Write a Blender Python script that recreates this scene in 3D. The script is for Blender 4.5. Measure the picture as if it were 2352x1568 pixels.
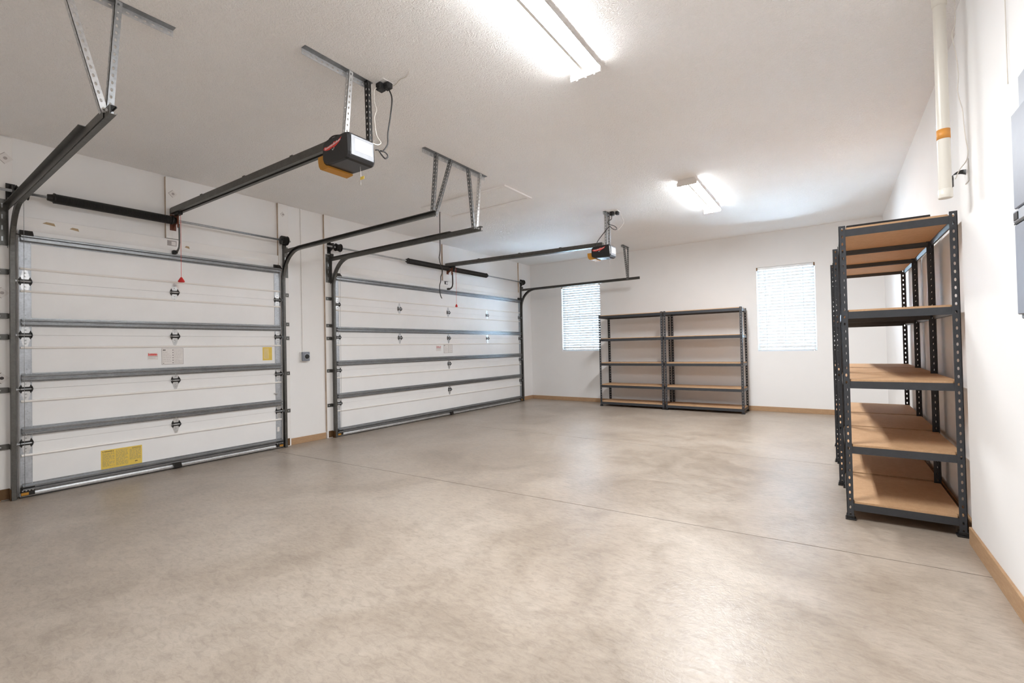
import bpy, bmesh, math, random
from mathutils import Vector

random.seed(7)
for o in list(bpy.data.objects):
    bpy.data.objects.remove(o)
S = bpy.context.scene
COL = S.collection

# ------------------------------------------------------------------ camera
CAM = Vector((6.16, 0.0, 1.278))
YAW, PITCH, ROLL, FPX = -0.6089, 0.0132, -0.0213, 1055.48
fwd = Vector((math.sin(YAW) * math.cos(PITCH), math.cos(YAW) * math.cos(PITCH), math.sin(PITCH)))
rt0 = Vector((math.cos(YAW), -math.sin(YAW), 0))
up0 = rt0.cross(fwd)
rt = math.cos(ROLL) * rt0 + math.sin(ROLL) * up0
up = -math.sin(ROLL) * rt0 + math.cos(ROLL) * up0
cd = bpy.data.cameras.new('camera')
cam = bpy.data.objects.new('camera', cd)
COL.objects.link(cam)
cd.sensor_fit = 'HORIZONTAL'
cd.sensor_width = 36.0
cd.lens = 36.0 * FPX / 2352.0
cd.clip_start = 0.05
m = cam.matrix_world.copy()
for i in range(3):
    m[i][0], m[i][1], m[i][2], m[i][3] = rt[i], up[i], -fwd[i], CAM[i]
cam.matrix_world = m
S.camera = cam

# ------------------------------------------------------------------ light
WORLD_STRENGTH = 94.0
LAMP_STRENGTH = 170.0
S.view_settings.view_transform = 'Standard'
S.view_settings.look = 'None'
S.view_settings.gamma = 1.0
S.view_settings.use_curve_mapping = False
S.view_settings.exposure = 0.0
w = bpy.data.worlds.new('daylight')
S.world = w
w.use_nodes = True
bg = w.node_tree.nodes['Background']
bg.inputs['Color'].default_value = (0.62, 0.80, 1.0, 1)
bg.inputs['Strength'].default_value = WORLD_STRENGTH
try:
    S.cycles.diffuse_bounces = 8
except Exception:
    pass

# ------------------------------------------------------------------ room size
W_NEAR, W_FAR, Y_JOG = 6.84, 6.885, 3.97
L = 9.684
H = 3.311
Y0 = -1.6

# ------------------------------------------------------------------ materials
def new_mat(name):
    mt = bpy.data.materials.new(name)
    mt.use_nodes = True
    return mt, mt.node_tree, mt.node_tree.nodes['Principled BSDF']

def pos_node(nt):
    g = nt.nodes.new('ShaderNodeNewGeometry')
    return g.outputs['Position']

def noise(nt, scale, detail=4, rough=0.55, distort=0.0, vec=None):
    n = nt.nodes.new('ShaderNodeTexNoise')
    n.inputs['Scale'].default_value = scale
    n.inputs['Detail'].default_value = detail
    n.inputs['Roughness'].default_value = rough
    n.inputs['Distortion'].default_value = distort
    nt.links.new(vec if vec is not None else pos_node(nt), n.inputs['Vector'])
    return n.outputs['Fac']

def ramp(nt, fac, stops):
    r = nt.nodes.new('ShaderNodeValToRGB')
    e = r.color_ramp.elements
    e[0].position, e[0].color = stops[0][0], (*stops[0][1], 1)
    e[1].position, e[1].color = stops[-1][0], (*stops[-1][1], 1)
    for p, c in stops[1:-1]:
        k = e.new(p)
        k.color = (*c, 1)
    nt.links.new(fac, r.inputs['Fac'])
    return r.outputs['Color']

def bump(nt, bsdf, h, strength, dist=0.01):
    b = nt.nodes.new('ShaderNodeBump')
    b.inputs['Strength'].default_value = strength
    b.inputs['Distance'].default_value = dist
    nt.links.new(h, b.inputs['Height'])
    nt.links.new(b.outputs['Normal'], bsdf.inputs['Normal'])

def mul(nt, a, b):
    x = nt.nodes.new('ShaderNodeMix')
    x.data_type = 'RGBA'
    x.blend_type = 'MULTIPLY'
    x.inputs[0].default_value = 1.0
    nt.links.new(a, x.inputs[6])
    nt.links.new(b, x.inputs[7])
    return x.outputs[2]

def simple(name, col, rough=0.5, metal=0.0, var=0.08, scale=18.0, bstr=0.0, bscale=60.0, spec=0.5, stretch=None):
    mt, nt, b = new_mat(name)
    vec = pos_node(nt)
    if stretch:
        mp = nt.nodes.new('ShaderNodeMapping')
        mp.inputs['Scale'].default_value = stretch
        nt.links.new(vec, mp.inputs['Vector'])
        vec = mp.outputs['Vector']
    f = noise(nt, scale, 4, 0.6, 0.2, vec)
    lo = tuple(max(0, c * (1 - var)) for c in col)
    hi = tuple(min(1, c * (1 + var)) for c in col)
    nt.links.new(ramp(nt, f, [(0.3, lo), (0.7, hi)]), b.inputs['Base Color'])
    b.inputs['Roughness'].default_value = rough
    b.inputs['Metallic'].default_value = metal
    b.inputs['Specular IOR Level'].default_value = spec
    if bstr:
        bump(nt, b, noise(nt, bscale, 3, 0.6), bstr, 0.004)
    return mt

def emit(name, col, strength):
    mt, nt, b = new_mat(name)
    f = noise(nt, 3.0)
    nt.links.new(ramp(nt, f, [(0.0, col), (1.0, col)]), b.inputs['Emission Color'])
    b.inputs['Emission Strength'].default_value = strength
    b.inputs['Base Color'].default_value = (0.9, 0.9, 0.9, 1)
    return mt

M = {}

def make_floor_mat():
    mt, nt, b = new_mat('polished_concrete')
    big = noise(nt, 0.9, 5, 0.6, 0.6)
    mid = noise(nt, 3.6, 8, 0.66, 1.2)
    mp = nt.nodes.new('ShaderNodeMapping')
    mp.inputs['Scale'].default_value = (1.0, 2.4, 1.0)
    mp.inputs['Rotation'].default_value = (0, 0, 0.5)
    nt.links.new(pos_node(nt), mp.inputs['Vector'])
    fine = noise(nt, 16, 10, 0.72, 0.8, mp.outputs['Vector'])
    speck = noise(nt, 150, 4, 0.7)
    c1 = ramp(nt, big, [(0.28, (0.310, 0.254, 0.202)), (0.50, (0.395, 0.333, 0.274)), (0.70, (0.455, 0.395, 0.336))])
    c2 = ramp(nt, mid, [(0.30, (0.84, 0.825, 0.81)), (0.5, (0.99, 0.99, 0.99)), (0.70, (1.07, 1.07, 1.07))])
    c3 = ramp(nt, fine, [(0.28, (0.74, 0.73, 0.72)), (0.52, (0.99, 0.99, 0.99)), (0.75, (1.12, 1.12, 1.12))])
    c4 = ramp(nt, speck, [(0.25, (0.90, 0.90, 0.90)), (0.5, (1, 1, 1))])
    nt.links.new(mul(nt, mul(nt, mul(nt, c1, c2), c3), c4), b.inputs['Base Color'])
    rr = nt.nodes.new('ShaderNodeMapRange')
    rr.inputs['From Min'].default_value = 0.3
    rr.inputs['From Max'].default_value = 0.7
    rr.inputs['To Min'].default_value = 0.28
    rr.inputs['To Max'].default_value = 0.39
    nt.links.new(mid, rr.inputs['Value'])
    nt.links.new(rr.outputs['Result'], b.inputs['Roughness'])
    b.inputs['Specular IOR Level'].default_value = 0.5
    bump(nt, b, noise(nt, 34, 5, 0.6, 1.6), 0.22, 0.006)
    return mt

def make_ceiling_mat():
    mt, nt, b = new_mat('swirl_textured_ceiling')
    n1 = noise(nt, 21, 2, 0.45, 2.6)
    f = noise(nt, 1.2, 3)
    nt.links.new(ramp(nt, f, [(0.3, (0.90, 0.885, 0.87)), (0.7, (0.93, 0.915, 0.90))]), b.inputs['Base Color'])
    b.inputs['Roughness'].default_value = 0.75
    b.inputs['Specular IOR Level'].default_value = 0.25
    r = ramp(nt, n1, [(0.38, (0, 0, 0)), (0.5, (1, 1, 1)), (0.62, (0, 0, 0))])
    bump(nt, b, r, 0.45, 0.010)
    return mt

def make_wall_mat(name, col):
    mt, nt, b = new_mat(name)
    f = noise(nt, 1.6, 4)
    lo = tuple(c * 0.965 for c in col)
    base = ramp(nt, f, [(0.3, lo), (0.7, col)])
    spots = noise(nt, 9, 3, 0.7)
    sp = ramp(nt, spots, [(0.0, (0.6, 0.55, 0.5)), (0.215, (0.8, 0.76, 0.72)), (0.225, (1, 1, 1))])
    nt.links.new(mul(nt, base, sp), b.inputs['Base Color'])
    b.inputs['Roughness'].default_value = 0.6
    b.inputs['Specular IOR Level'].default_value = 0.3
    bump(nt, b, noise(nt, 90, 3), 0.05, 0.003)
    return mt

def make_galv(name, col, rough, metal=0.75):
    mt, nt, b = new_mat(name)
    v = nt.nodes.new('ShaderNodeTexVoronoi')
    v.inputs['Scale'].default_value = 55
    nt.links.new(pos_node(nt), v.inputs['Vector'])
    n = noise(nt, 9, 4)
    a = ramp(nt, v.outputs['Distance'], [(0.0, tuple(c * 0.86 for c in col)), (0.9, tuple(min(1, c * 1.1) for c in col))])
    c = ramp(nt, n, [(0.3, (0.85, 0.85, 0.85)), (0.7, (1.08, 1.08, 1.08))])
    nt.links.new(mul(nt, a, c), b.inputs['Base Color'])
    b.inputs['Metallic'].default_value = metal
    b.inputs['Roughness'].default_value = rough
    return mt

def make_wood(name, c0, c1, axis_scale, rough=0.6):
    mt, nt, b = new_mat(name)
    mp = nt.nodes.new('ShaderNodeMapping')
    mp.inputs['Scale'].default_value = axis_scale
    nt.links.new(pos_node(nt), mp.inputs['Vector'])
    f = noise(nt, 7, 6, 0.65, 0.6, mp.outputs['Vector'])
    g = noise(nt, 120, 2, 0.5)
    a = ramp(nt, f, [(0.28, c0), (0.72, c1)])
    c = ramp(nt, g, [(0.3, (0.93, 0.93, 0.93)), (0.7, (1.04, 1.04, 1.04))])
    nt.links.new(mul(nt, a, c), b.inputs['Base Color'])
    b.inputs['Roughness'].default_value = rough
    b.inputs['Specular IOR Level'].default_value = 0.3
    return mt

def make_glass():
    mt, nt, b = new_mat('window_glass')
    for n in list(nt.nodes):
        nt.nodes.remove(n)
    o = nt.nodes.new('ShaderNodeOutputMaterial')
    t = nt.nodes.new('ShaderNodeBsdfTransparent')
    t.inputs['Color'].default_value = (0.93, 0.97, 0.98, 1)
    g = nt.nodes.new('ShaderNodeBsdfGlossy')
    g.inputs['Roughness'].default_value = 0.02
    fr = nt.nodes.new('ShaderNodeFresnel')
    fr.inputs['IOR'].default_value = 1.45
    mx = nt.nodes.new('ShaderNodeMixShader')
    nt.links.new(fr.outputs['Fac'], mx.inputs[0])
    nt.links.new(t.outputs[0], mx.inputs[1])
    nt.links.new(g.outputs[0], mx.inputs[2])
    nt.links.new(mx.outputs[0], o.inputs[0])
    return mt

def make_slat():
    mt, nt, b = new_mat('white_blind_vinyl')
    f = noise(nt, 12)
    nt.links.new(ramp(nt, f, [(0.3, (0.86, 0.88, 0.89)), (0.7, (0.90, 0.91, 0.92))]), b.inputs['Base Color'])
    b.inputs['Roughness'].default_value = 0.4
    tr = nt.nodes.new('ShaderNodeBsdfTranslucent')
    tr.inputs['Color'].default_value = (0.85, 0.9, 0.95, 1)
    mx = nt.nodes.new('ShaderNodeMixShader')
    mx.inputs[0].default_value = 0.02
    out = nt.nodes['Material Output']
    nt.links.new(b.outputs[0], mx.inputs[1])
    nt.links.new(tr.outputs[0], mx.inputs[2])
    nt.links.new(mx.outputs[0], out.inputs[0])
    return mt

M['floor'] = make_floor_mat()
M['joint'] = simple('dark_saw_cut', (0.07, 0.055, 0.045), 0.9)
M['ceiling'] = make_ceiling_mat()
M['wall'] = make_wall_mat('painted_wall', (0.89, 0.885, 0.88))
M['board'] = make_wall_mat('painted_board', (0.89, 0.875, 0.86))
M['base'] = make_wood('tan_baseboard_wood', (0.40, 0.245, 0.135), (0.50, 0.325, 0.19), (2, 2, 12))
M['mdf'] = make_wood('tan_mdf', (0.50, 0.305, 0.165), (0.58, 0.365, 0.21), (3, 3, 3))
M['door'] = simple('white_door_skin', (0.88, 0.88, 0.88), 0.42, 0, 0.02, 3, 0.03, 160)
M['rib'] = simple('cream_folded_edge', (0.86, 0.835, 0.80), 0.35, 0, 0.01, 3)
M['galv'] = make_galv('galvanised_steel', (0.46, 0.48, 0.50), 0.38)
M['galv_lt'] = make_galv('bright_galvanised_steel', (0.66, 0.67, 0.68), 0.34)
M['strut'] = make_galv('strut_steel', (0.27, 0.28, 0.29), 0.36)
M['stile'] = make_galv('galvanised_end_stile', (0.50, 0.53, 0.57), 0.42, 0.6)
M['track'] = make_galv('dull_track_steel', (0.125, 0.123, 0.115), 0.42)
M['black'] = simple('black_plastic', (0.012, 0.012, 0.013), 0.38)
M['blackm'] = simple('black_steel', (0.02, 0.019, 0.018), 0.45, 0.3)
M['rust'] = simple('red_brown_paint', (0.16, 0.045, 0.02), 0.5)
M['char'] = simple('charcoal_powder_coat', (0.042, 0.045, 0.051), 0.42, 0.1, 0.1, 30, 0.05, 300)
M['grey'] = simple('grey_plastic', (0.16, 0.165, 0.18), 0.4)
M['amber'] = simple('amber_lens', (0.50, 0.235, 0.035), 0.5, 0, 0.06, spec=0.25)
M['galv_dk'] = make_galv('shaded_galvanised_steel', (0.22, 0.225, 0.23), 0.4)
M['panel'] = simple('grey_enclosure_paint', (0.24, 0.26, 0.305), 0.45, 0, 0.04)
M['panel_lt'] = simple('pale_grey_enclosure_paint', (0.36, 0.385, 0.43), 0.45, 0, 0.04)
M['pvc'] = simple('cream_pvc', (0.80, 0.77, 0.70), 0.3, 0, 0.02, 5)
M['orange'] = simple('orange_label', (0.72, 0.31, 0.06), 0.45, 0, 0.05)
M['white'] = simple('white_paint', (0.85, 0.84, 0.83), 0.4, 0, 0.02)
M['label_paper'] = simple('grey_white_label', (0.50, 0.49, 0.49), 0.6, 0, 0.02)
M['paper'] = simple('white_paper', (0.80, 0.77, 0.75), 0.6, 0, 0.02)
M['yellow'] = simple('yellow_sticker', (0.78, 0.56, 0.10), 0.5, 0, 0.04)
M['yellow_ink'] = simple('olive_small_print', (0.48, 0.37, 0.14), 0.6)
M['ink'] = simple('dark_print', (0.05, 0.04, 0.04), 0.6)
M['ink_lt'] = simple('grey_print', (0.42, 0.38, 0.37), 0.6)
M['red'] = simple('red_plastic', (0.62, 0.02, 0.02), 0.4)
M['redink'] = simple('red_print', (0.70, 0.05, 0.04), 0.5)
M['pinkink'] = simple('faded_red_print', (0.62, 0.30, 0.31), 0.5)
M['wire'] = simple('cream_wire', (0.70, 0.66, 0.60), 0.5)
M['cord'] = simple('black_cord', (0.015, 0.014, 0.014), 0.5)
M['lamp'] = emit('fluorescent_lens', (0.96, 0.98, 1.0), LAMP_STRENGTH)
M['lampwhite'] = simple('white_lamp_housing', (0.82, 0.80, 0.78), 0.4, 0, 0.02)
M['slat'] = make_slat()
M['vinyl'] = simple('white_window_vinyl', (0.85, 0.87, 0.88), 0.35, 0, 0.02)
M['glass'] = make_glass()
M['brass'] = simple('brown_bracket', (0.14, 0.075, 0.03), 0.5, 0.4)
M['rubber'] = simple('black_rubber', (0.02, 0.02, 0.02), 0.7)
M['edge_shade'] = simple('shaded_board_edge', (0.50, 0.40, 0.31), 0.7, 0, 0.25, 6)  # brown that stands in for shade on the boards' side faces
M['peel'] = simple('bare_wood_patch', (0.45, 0.33, 0.20), 0.7)

# ------------------------------------------------------------------ mesh builder
class MB:
    def __init__(self):
        self.v = []
        self.f = []

    def add(self, vs, fs):
        b = len(self.v)
        self.v += [tuple(p) for p in vs]
        self.f += [tuple(i + b for i in q) for q in fs]
        return self

    def box(self, x0, x1, y0, y1, z0, z1, bev=0.0):
        if bev <= 0:
            vs = [(x, y, z) for z in (z0, z1) for y in (y0, y1) for x in (x0, x1)]
            fs = [(0, 2, 3, 1), (4, 5, 7, 6), (0, 1, 5, 4), (2, 6, 7, 3), (0, 4, 6, 2), (1, 3, 7, 5)]
            return self.add(vs, fs)
        c = [(x0, x1), (y0, y1), (z0, z1)]
        idx = {}
        vs = []
        for sx in (0, 1):
            for sy in (0, 1):
                for sz in (0, 1):
                    s = (sx, sy, sz)
                    for a in range(3):
                        p = []
                        for k in range(3):
                            val = c[k][s[k]]
                            if k != a:
                                val += bev if s[k] == 0 else -bev
                            p.append(val)
                        idx[(s, a)] = len(vs)
                        vs.append(p)
        fs = []
        for a in range(3):
            o = [k for k in range(3) if k != a]
            for s in (0, 1):
                q = []
                for (i, j) in ((0, 0), (1, 0), (1, 1), (0, 1)):
                    t = [0, 0, 0]
                    t[a] = s
                    t[o[0]] = i
                    t[o[1]] = j
                    q.append(idx[(tuple(t), a)])
                fs.append(q)
        for a in range(3):
            o = [k for k in range(3) if k != a]
            for i in (0, 1):
                for j in (0, 1):
                    t0 = [0, 0, 0]; t1 = [0, 0, 0]
                    t0[a], t1[a] = 0, 1
                    t0[o[0]] = t1[o[0]] = i
                    t0[o[1]] = t1[o[1]] = j
                    t0, t1 = tuple(t0), tuple(t1)
                    fs.append((idx[(t0, o[0])], idx[(t1, o[0])], idx[(t1, o[1])], idx[(t0, o[1])]))
        for sx in (0, 1):
            for sy in (0, 1):
                for sz in (0, 1):
                    s = (sx, sy, sz)
                    fs.append(tuple(idx[(s, a)] for a in range(3)))
        return self.add(vs, fs)

    def prism(self, poly, d):
        """poly: list of 3D points (planar), d: extrusion vector"""
        n = len(poly)
        d = Vector(d)
        vs = [Vector(p) for p in poly] + [Vector(p) + d for p in poly]
        fs = [tuple(range(n))[::-1], tuple(range(n, 2 * n))]
        fs += [(i, (i + 1) % n, n + (i + 1) % n, n + i) for i in range(n)]
        return self.add(vs, fs)

    def loft(self, rings, closed=True, caps=True):
        n = len(rings[0])
        vs = [p for r in rings for p in r]
        fs = []
        for k in range(len(rings) - 1):
            for i in range(n if closed else n - 1):
                j = (i + 1) % n
                fs.append((k * n + i, k * n + j, (k + 1) * n + j, (k + 1) * n + i))
        if caps and closed:
            fs.append(tuple(range(n))[::-1])
            fs.append(tuple((len(rings) - 1) * n + i for i in range(n)))
        return self.add(vs, fs)

    def lathe(self, prof, p0, axis, seg=16):
        """prof: (t along axis, radius)"""
        a = Vector(axis).normalized()
        u = a.orthogonal().normalized()
        v = a.cross(u)
        p0 = Vector(p0)
        rings = []
        for t, r in prof:
            rings.append([p0 + a * t + (u * math.cos(2 * math.pi * k / seg) + v * math.sin(2 * math.pi * k / seg)) * r for k in range(seg)])
        return self.loft(rings)

    def cyl(self, p0, p1, r, seg=12):
        p0, p1 = Vector(p0), Vector(p1)
        return self.lathe([(0, r), ((p1 - p0).length, r)], p0, p1 - p0, seg)

    def tube(self, pts, r, seg=8, smooth=0):
        pts = [Vector(p) for p in pts]
        if smooth:
            pts = catmull(pts, smooth)
        rings = []
        t = (pts[1] - pts[0]).normalized()
        u = t.orthogonal().normalized()
        for i, p in enumerate(pts):
            if i == 0:
                t2 = (pts[1] - pts[0]).normalized()
            elif i == len(pts) - 1:
                t2 = (pts[-1] - pts[-2]).normalized()
            else:
                t2 = (pts[i + 1] - pts[i - 1]).normalized()
            u = (u - t2 * u.dot(t2)).normalized()
            v = t2.cross(u)
            rr = r[i] if isinstance(r, (list, tuple)) else r
            rings.append([p + (u * math.cos(2 * math.pi * k / seg) + v * math.sin(2 * math.pi * k / seg)) * rr for k in range(seg)])
        return self.loft(rings)

    def strip(self, o, U, V, N, ln, wd, t, pitch, hl, hw, voff=0.0):
        """perforated flat strip: o corner, U length dir, V width dir, N thickness dir"""
        o, U, V, N = Vector(o), Vector(U).normalized(), Vector(V).normalized(), Vector(N).normalized()
        n = max(1, int(round(ln / pitch)))
        p = ln / n
        def P(a, b, c):
            return o + U * a + V * b + N * c
        vm = wd / 2 + voff
        for i in range(n):
            u0, u1 = i * p, (i + 1) * p
            um = (u0 + u1) / 2
            out = [(u0, 0), (um, 0), (u1, 0), (u1, vm), (u1, wd), (um, wd), (u0, wd), (u0, vm)]
            k = 0.74
            inn = [(um - hl / 2 * k, vm - hw / 2 * k), (um, vm - hw / 2), (um + hl / 2 * k, vm - hw / 2 * k), (um + hl / 2, vm),
                   (um + hl / 2 * k, vm + hw / 2 * k), (um, vm + hw / 2), (um - hl / 2 * k, vm + hw / 2 * k), (um - hl / 2, vm)]
            vs = [P(a, b, 0) for a, b in out] + [P(a, b, 0) for a, b in inn] + [P(a, b, t) for a, b in out] + [P(a, b, t) for a, b in inn]
            fs = []
            for q in range(8):
                r = (q + 1) % 8
                fs.append((q, 8 + q, 8 + r, r))
                fs.append((16 + q, 16 + r, 24 + r, 24 + q))
                fs.append((8 + q, 24 + q, 24 + r, 8 + r))
            fs += [(0, 1, 17, 16), (1, 2, 18, 17), (4, 5, 21, 20), (5, 6, 22, 21)]
            if i == 0:
                fs += [(6, 7, 23, 22), (7, 0, 16, 23)]
            if i == n - 1:
                fs += [(2, 3, 19, 18), (3, 4, 20, 19)]
            self.add(vs, fs)
        return self

    def angle(self, p0, p1, V1, V2, w1, w2, t=0.0025, pitch=0.045, hl=0.02, hw=0.011, perf=(True, True)):
        """L-profile along p0->p1, flanges along V1 and V2"""
        p0, p1 = Vector(p0), Vector(p1)
        U = (p1 - p0)
        ln = U.length
        U = U.normalized()
        V1 = Vector(V1); V1 = (V1 - U * V1.dot(U)).normalized()
        V2 = Vector(V2); V2 = (V2 - U * V2.dot(U) - V1 * V2.dot(V1)).normalized()
        for (a, b, wd, pf) in ((V1, V2, w1, perf[0]), (V2, V1, w2, perf[1])):
            if pf:
                self.strip(p0, U, a, b, ln, wd, t, pitch, hl, hw)
            else:
                self.prism([p0, p0 + a * wd, p0 + a * wd + b * t, p0 + b * t], U * ln)
        return self

    def bounds(self):
        xs, ys, zs = zip(*self.v)
        return (min(xs), max(xs), min(ys), max(ys), min(zs), max(zs))

def catmull(pts, n):
    out = []
    P = [pts[0]] + pts + [pts[-1]]
    for i in range(1, len(P) - 2):
        a, b, c, d = P[i - 1], P[i], P[i + 1], P[i + 2]
        for k in range(n):
            t = k / n
            out.append(0.5 * ((2 * b) + (c - a) * t + (2 * a - 5 * b + 4 * c - d) * t * t + (3 * b - a - 3 * c + d) * t ** 3))
    out.append(pts[-1])
    return out

ORG = {}

def mesh_of(mb, name, mat, origin, smooth=False):
    me = bpy.data.meshes.new(name)
    ox, oy, oz = origin
    me.from_pydata([(x - ox, y - oy, z - oz) for x, y, z in mb.v], [], mb.f)
    bm = bmesh.new()
    bm.from_mesh(me)
    bmesh.ops.recalc_face_normals(bm, faces=bm.faces)
    bm.to_mesh(me)
    bm.free()
    me.materials.append(M[mat])
    if smooth:
        for p in me.polygons:
            p.use_smooth = True
    me.update()
    return me

def place(name, me, origin, parent=None):
    o = bpy.data.objects.new(name, me)
    COL.objects.link(o)
    ORG[o.name] = Vector(origin)
    if parent is not None:
        o.parent = parent
        o.location = Vector(origin) - ORG[parent.name]
    else:
        o.location = origin
    return o

def build(name, mb, mat, parent=None, smooth=False):
    b = mb.bounds()
    org = ((b[0] + b[1]) / 2, (b[2] + b[3]) / 2, b[4])
    return place(name, mesh_of(mb, name, mat, org, smooth), org, parent)

def thing(name, loc, label, cat, group=None):
    o = bpy.data.objects.new(name, None)
    COL.objects.link(o)
    o.empty_display_size = 0.1
    o.location = loc
    ORG[o.name] = Vector(loc)
    return tag(o, label, cat, group)

def tag(o, label, cat, group=None):
    o['label'] = label
    o['category'] = cat
    if group:
        o['group'] = group
    return o

def struct(name, mb, mat, label=None, parent=None):
    o = build(name, mb, mat, parent)
    if parent is None:
        o['kind'] = 'structure'
        if label:
            o['label'] = label
    return o

# ================================================================== SETTING
# floor: dark bed with concrete slabs separated by saw cuts
bed = struct('floor', MB().box(-0.2, 7.1, Y0 - 0.2, L + 0.2, -0.12, -0.030), 'joint', 'polished tan concrete garage floor with saw-cut joints')
def slab(y00, y01, y10, y11):
    # y at x=0 and x=W for lower edge (y00,y01) and upper edge (y10,y11)
    x0, x1 = -0.15, 7.0
    def ly(a, b, x):
        return a + (b - a) * (x / 6.84)
    poly = [(x0, ly(y00, y01, x0), -0.0302), (x1, ly(y00, y01, x1), -0.0302), (x1, ly(y10, y11, x1), -0.0302), (x0, ly(y10, y11, x0), -0.0302)]
    b = 0.0004
    top = [(x0, poly[0][1] + b, 0), (x1, poly[1][1] + b, 0), (x1, poly[2][1] - b, 0), (x0, poly[3][1] - b, 0)]
    mid = [(p[0], p[1], -0.0004) for p in poly]
    mb = MB().loft([poly, mid, top])
    return build('concrete_slab', mb, 'floor', bed)
g = 0.0036
slab(Y0 - 0.1, Y0 - 0.1, 3.12 - g, 3.47 - g)
slab(3.12 + g, 3.47 + g, 5.86 - g * .8, 5.76 - g * .8)
slab(5.86 + g * .8, 5.76 + g * .8, L + 0.15, L + 0.15)
def joint_fill(y0, y1, hw):
    k = (y1 - y0) / 6.84
    ya, yb = y0 - 0.14 * k, y0 + 6.98 * k
    mb = MB().prism([(-0.14, ya - hw, -0.010), (6.98, yb - hw, -0.010), (6.98, yb + hw, -0.010), (-0.14, ya + hw, -0.010)], (0, 0, 0.0085))
    build('joint_filler', mb, 'joint', bed)
joint_fill(3.12, 3.47, g - 0.0002)
joint_fill(5.86, 5.76, g * .8 - 0.0002)

struct('ceiling', MB().box(-0.2, 7.1, Y0 - 0.2, L + 0.2, H, H + 0.12), 'ceiling', 'white swirl-textured drywall ceiling')
struct('wall_left', MB().box(-0.16, 0.0, Y0, L + 0.16, -0.0, H), 'wall', 'white wall holding the garage doors')
struct('wall_front', MB().box(-0.16, W_FAR + 0.2, Y0 - 0.16, Y0, 0, H), 'wall', 'white wall behind the viewer')
struct('wall_right', MB().box(W_NEAR, W_FAR + 0.2, Y0, Y_JOG, 0, H, 0.004), 'wall', 'white side wall standing a little proud, with the grey panel on it')
struct('wall_right', MB().box(W_FAR, W_FAR + 0.2, Y_JOG, L + 0.16, 0, H), 'wall', 'white side wall behind the row of racks')
# back wall with two window openings
WIN = [(0.875, 1.862, 1.170, 2.715), (5.018, 5.937, 1.112, 2.672)]
xs = [0.0, WIN[0][0], WIN[0][1], WIN[1][0], WIN[1][1], W_FAR]
mb = MB()
YB0, YB1 = L, L + 0.16
for i in range(5):
    if i in (1, 3):
        wv = WIN[0] if i == 1 else WIN[1]
        mb.box(xs[i], xs[i + 1], YB0, YB1, 0, wv[2])
        mb.box(xs[i], xs[i + 1], YB0, YB1, wv[3], H)
    else:
        mb.box(xs[i], xs[i + 1], YB0, YB1, 0, H)
struct('wall_back', mb, 'wall', 'white end wall with two windows')

# baseboards
BH, BT = 0.088, 0.014
struct('baseboard_left', MB().box(0.0, BT, -1.5, 0.598, 0, BH, 0.002), 'base')
struct('baseboard_left', MB().box(0.025, 0.025 + BT, 0.602, 0.755, 0, BH, 0.002), 'base')
struct('baseboard_left', MB().box(0.0, BT, 3.445, 3.985, 0, BH, 0.002), 'base')
struct('baseboard_left', MB().box(0.0, BT, 9.26, L - BT, 0, BH, 0.002), 'base')
struct('baseboard_back', MB().box(0.0, W_FAR - BT, L - BT, L, 0, BH, 0.002), 'base')
struct('baseboard_right', MB().box(W_NEAR - BT, W_NEAR, Y0 + 0.01, 2.62, 0, 0.105, 0.002), 'base')
struct('baseboard_right', MB().box(W_NEAR - BT, W_NEAR, 2.622, Y_JOG - 0.004, 0, 0.105, 0.002), 'base')
struct('baseboard_right', MB().box(W_FAR - BT, W_FAR, Y_JOG + 0.002, L - BT, 0, BH, 0.002), 'base')

# painted jamb boards, spring pads and headers on the door wall
TB = 0.035
trim_specs = [
    (0.60, 0.838, 0.0, H - 0.014, 0.025, 'board', 'painted jamb board beside the narrow garage door'),
    (2.02, 2.160, 2.60, H - 0.018, TB, 'board', 'short painted pad board above the narrow garage door'),
    (3.30, 3.440, 0.0, H - 0.004, TB, 'board', 'painted jamb board on the far side of the narrow garage door'),
    (3.99, 4.095, 0.0, H - 0.004, TB, 'board', 'painted jamb board on the near side of the wide garage door'),
    (6.51, 6.690, 2.60, H - 0.010, TB, 'board', 'short painted pad board above the wide garage door'),
    (9.13, 9.255, 0.0, H - 0.004, TB, 'board', 'painted jamb board at the far end of the wide garage door'),
]
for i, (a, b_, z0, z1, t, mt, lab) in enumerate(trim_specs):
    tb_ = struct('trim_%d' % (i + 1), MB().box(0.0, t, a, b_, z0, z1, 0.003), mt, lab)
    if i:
        build('shaded_edge', MB().box(0.0, t - 0.004, a - 0.0025, a - 0.0003, max(z0, 0.10), z1), 'edge_shade', tb_)  # thin brown strip paints the shade on the board's near side
def header(n, ya, yb, lab):
    mb = MB().prism([(0.0, ya, 2.455), (0.010, ya, 2.455), (0.030, ya, 2.500), (0.030, ya, 2.590), (0.0, ya, 2.598)], (0, yb - ya, 0))
    o = struct('trim_%d' % n, mb, 'board', lab)
    return o
h1 = header(7, 0.860, 3.298, 'painted header board over the narrow garage door')
h2 = header(8, 4.098, 9.128, 'painted header board over the wide garage door')
for (y, z, s) in ((1.03, 2.552, 0.09), (1.22, 2.535, 0.07), (2.20, 2.52, 0.05)):
    mb = MB().prism([(0.030, y, z), (0.030, y + s, z - 0.012), (0.030, y + s * 0.9, z + 0.014), (0.030, y + s * 0.3, z + 0.018)], (0.0012, 0, 0))
    build('bare_wood_patch', mb, 'peel', h1)

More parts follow.
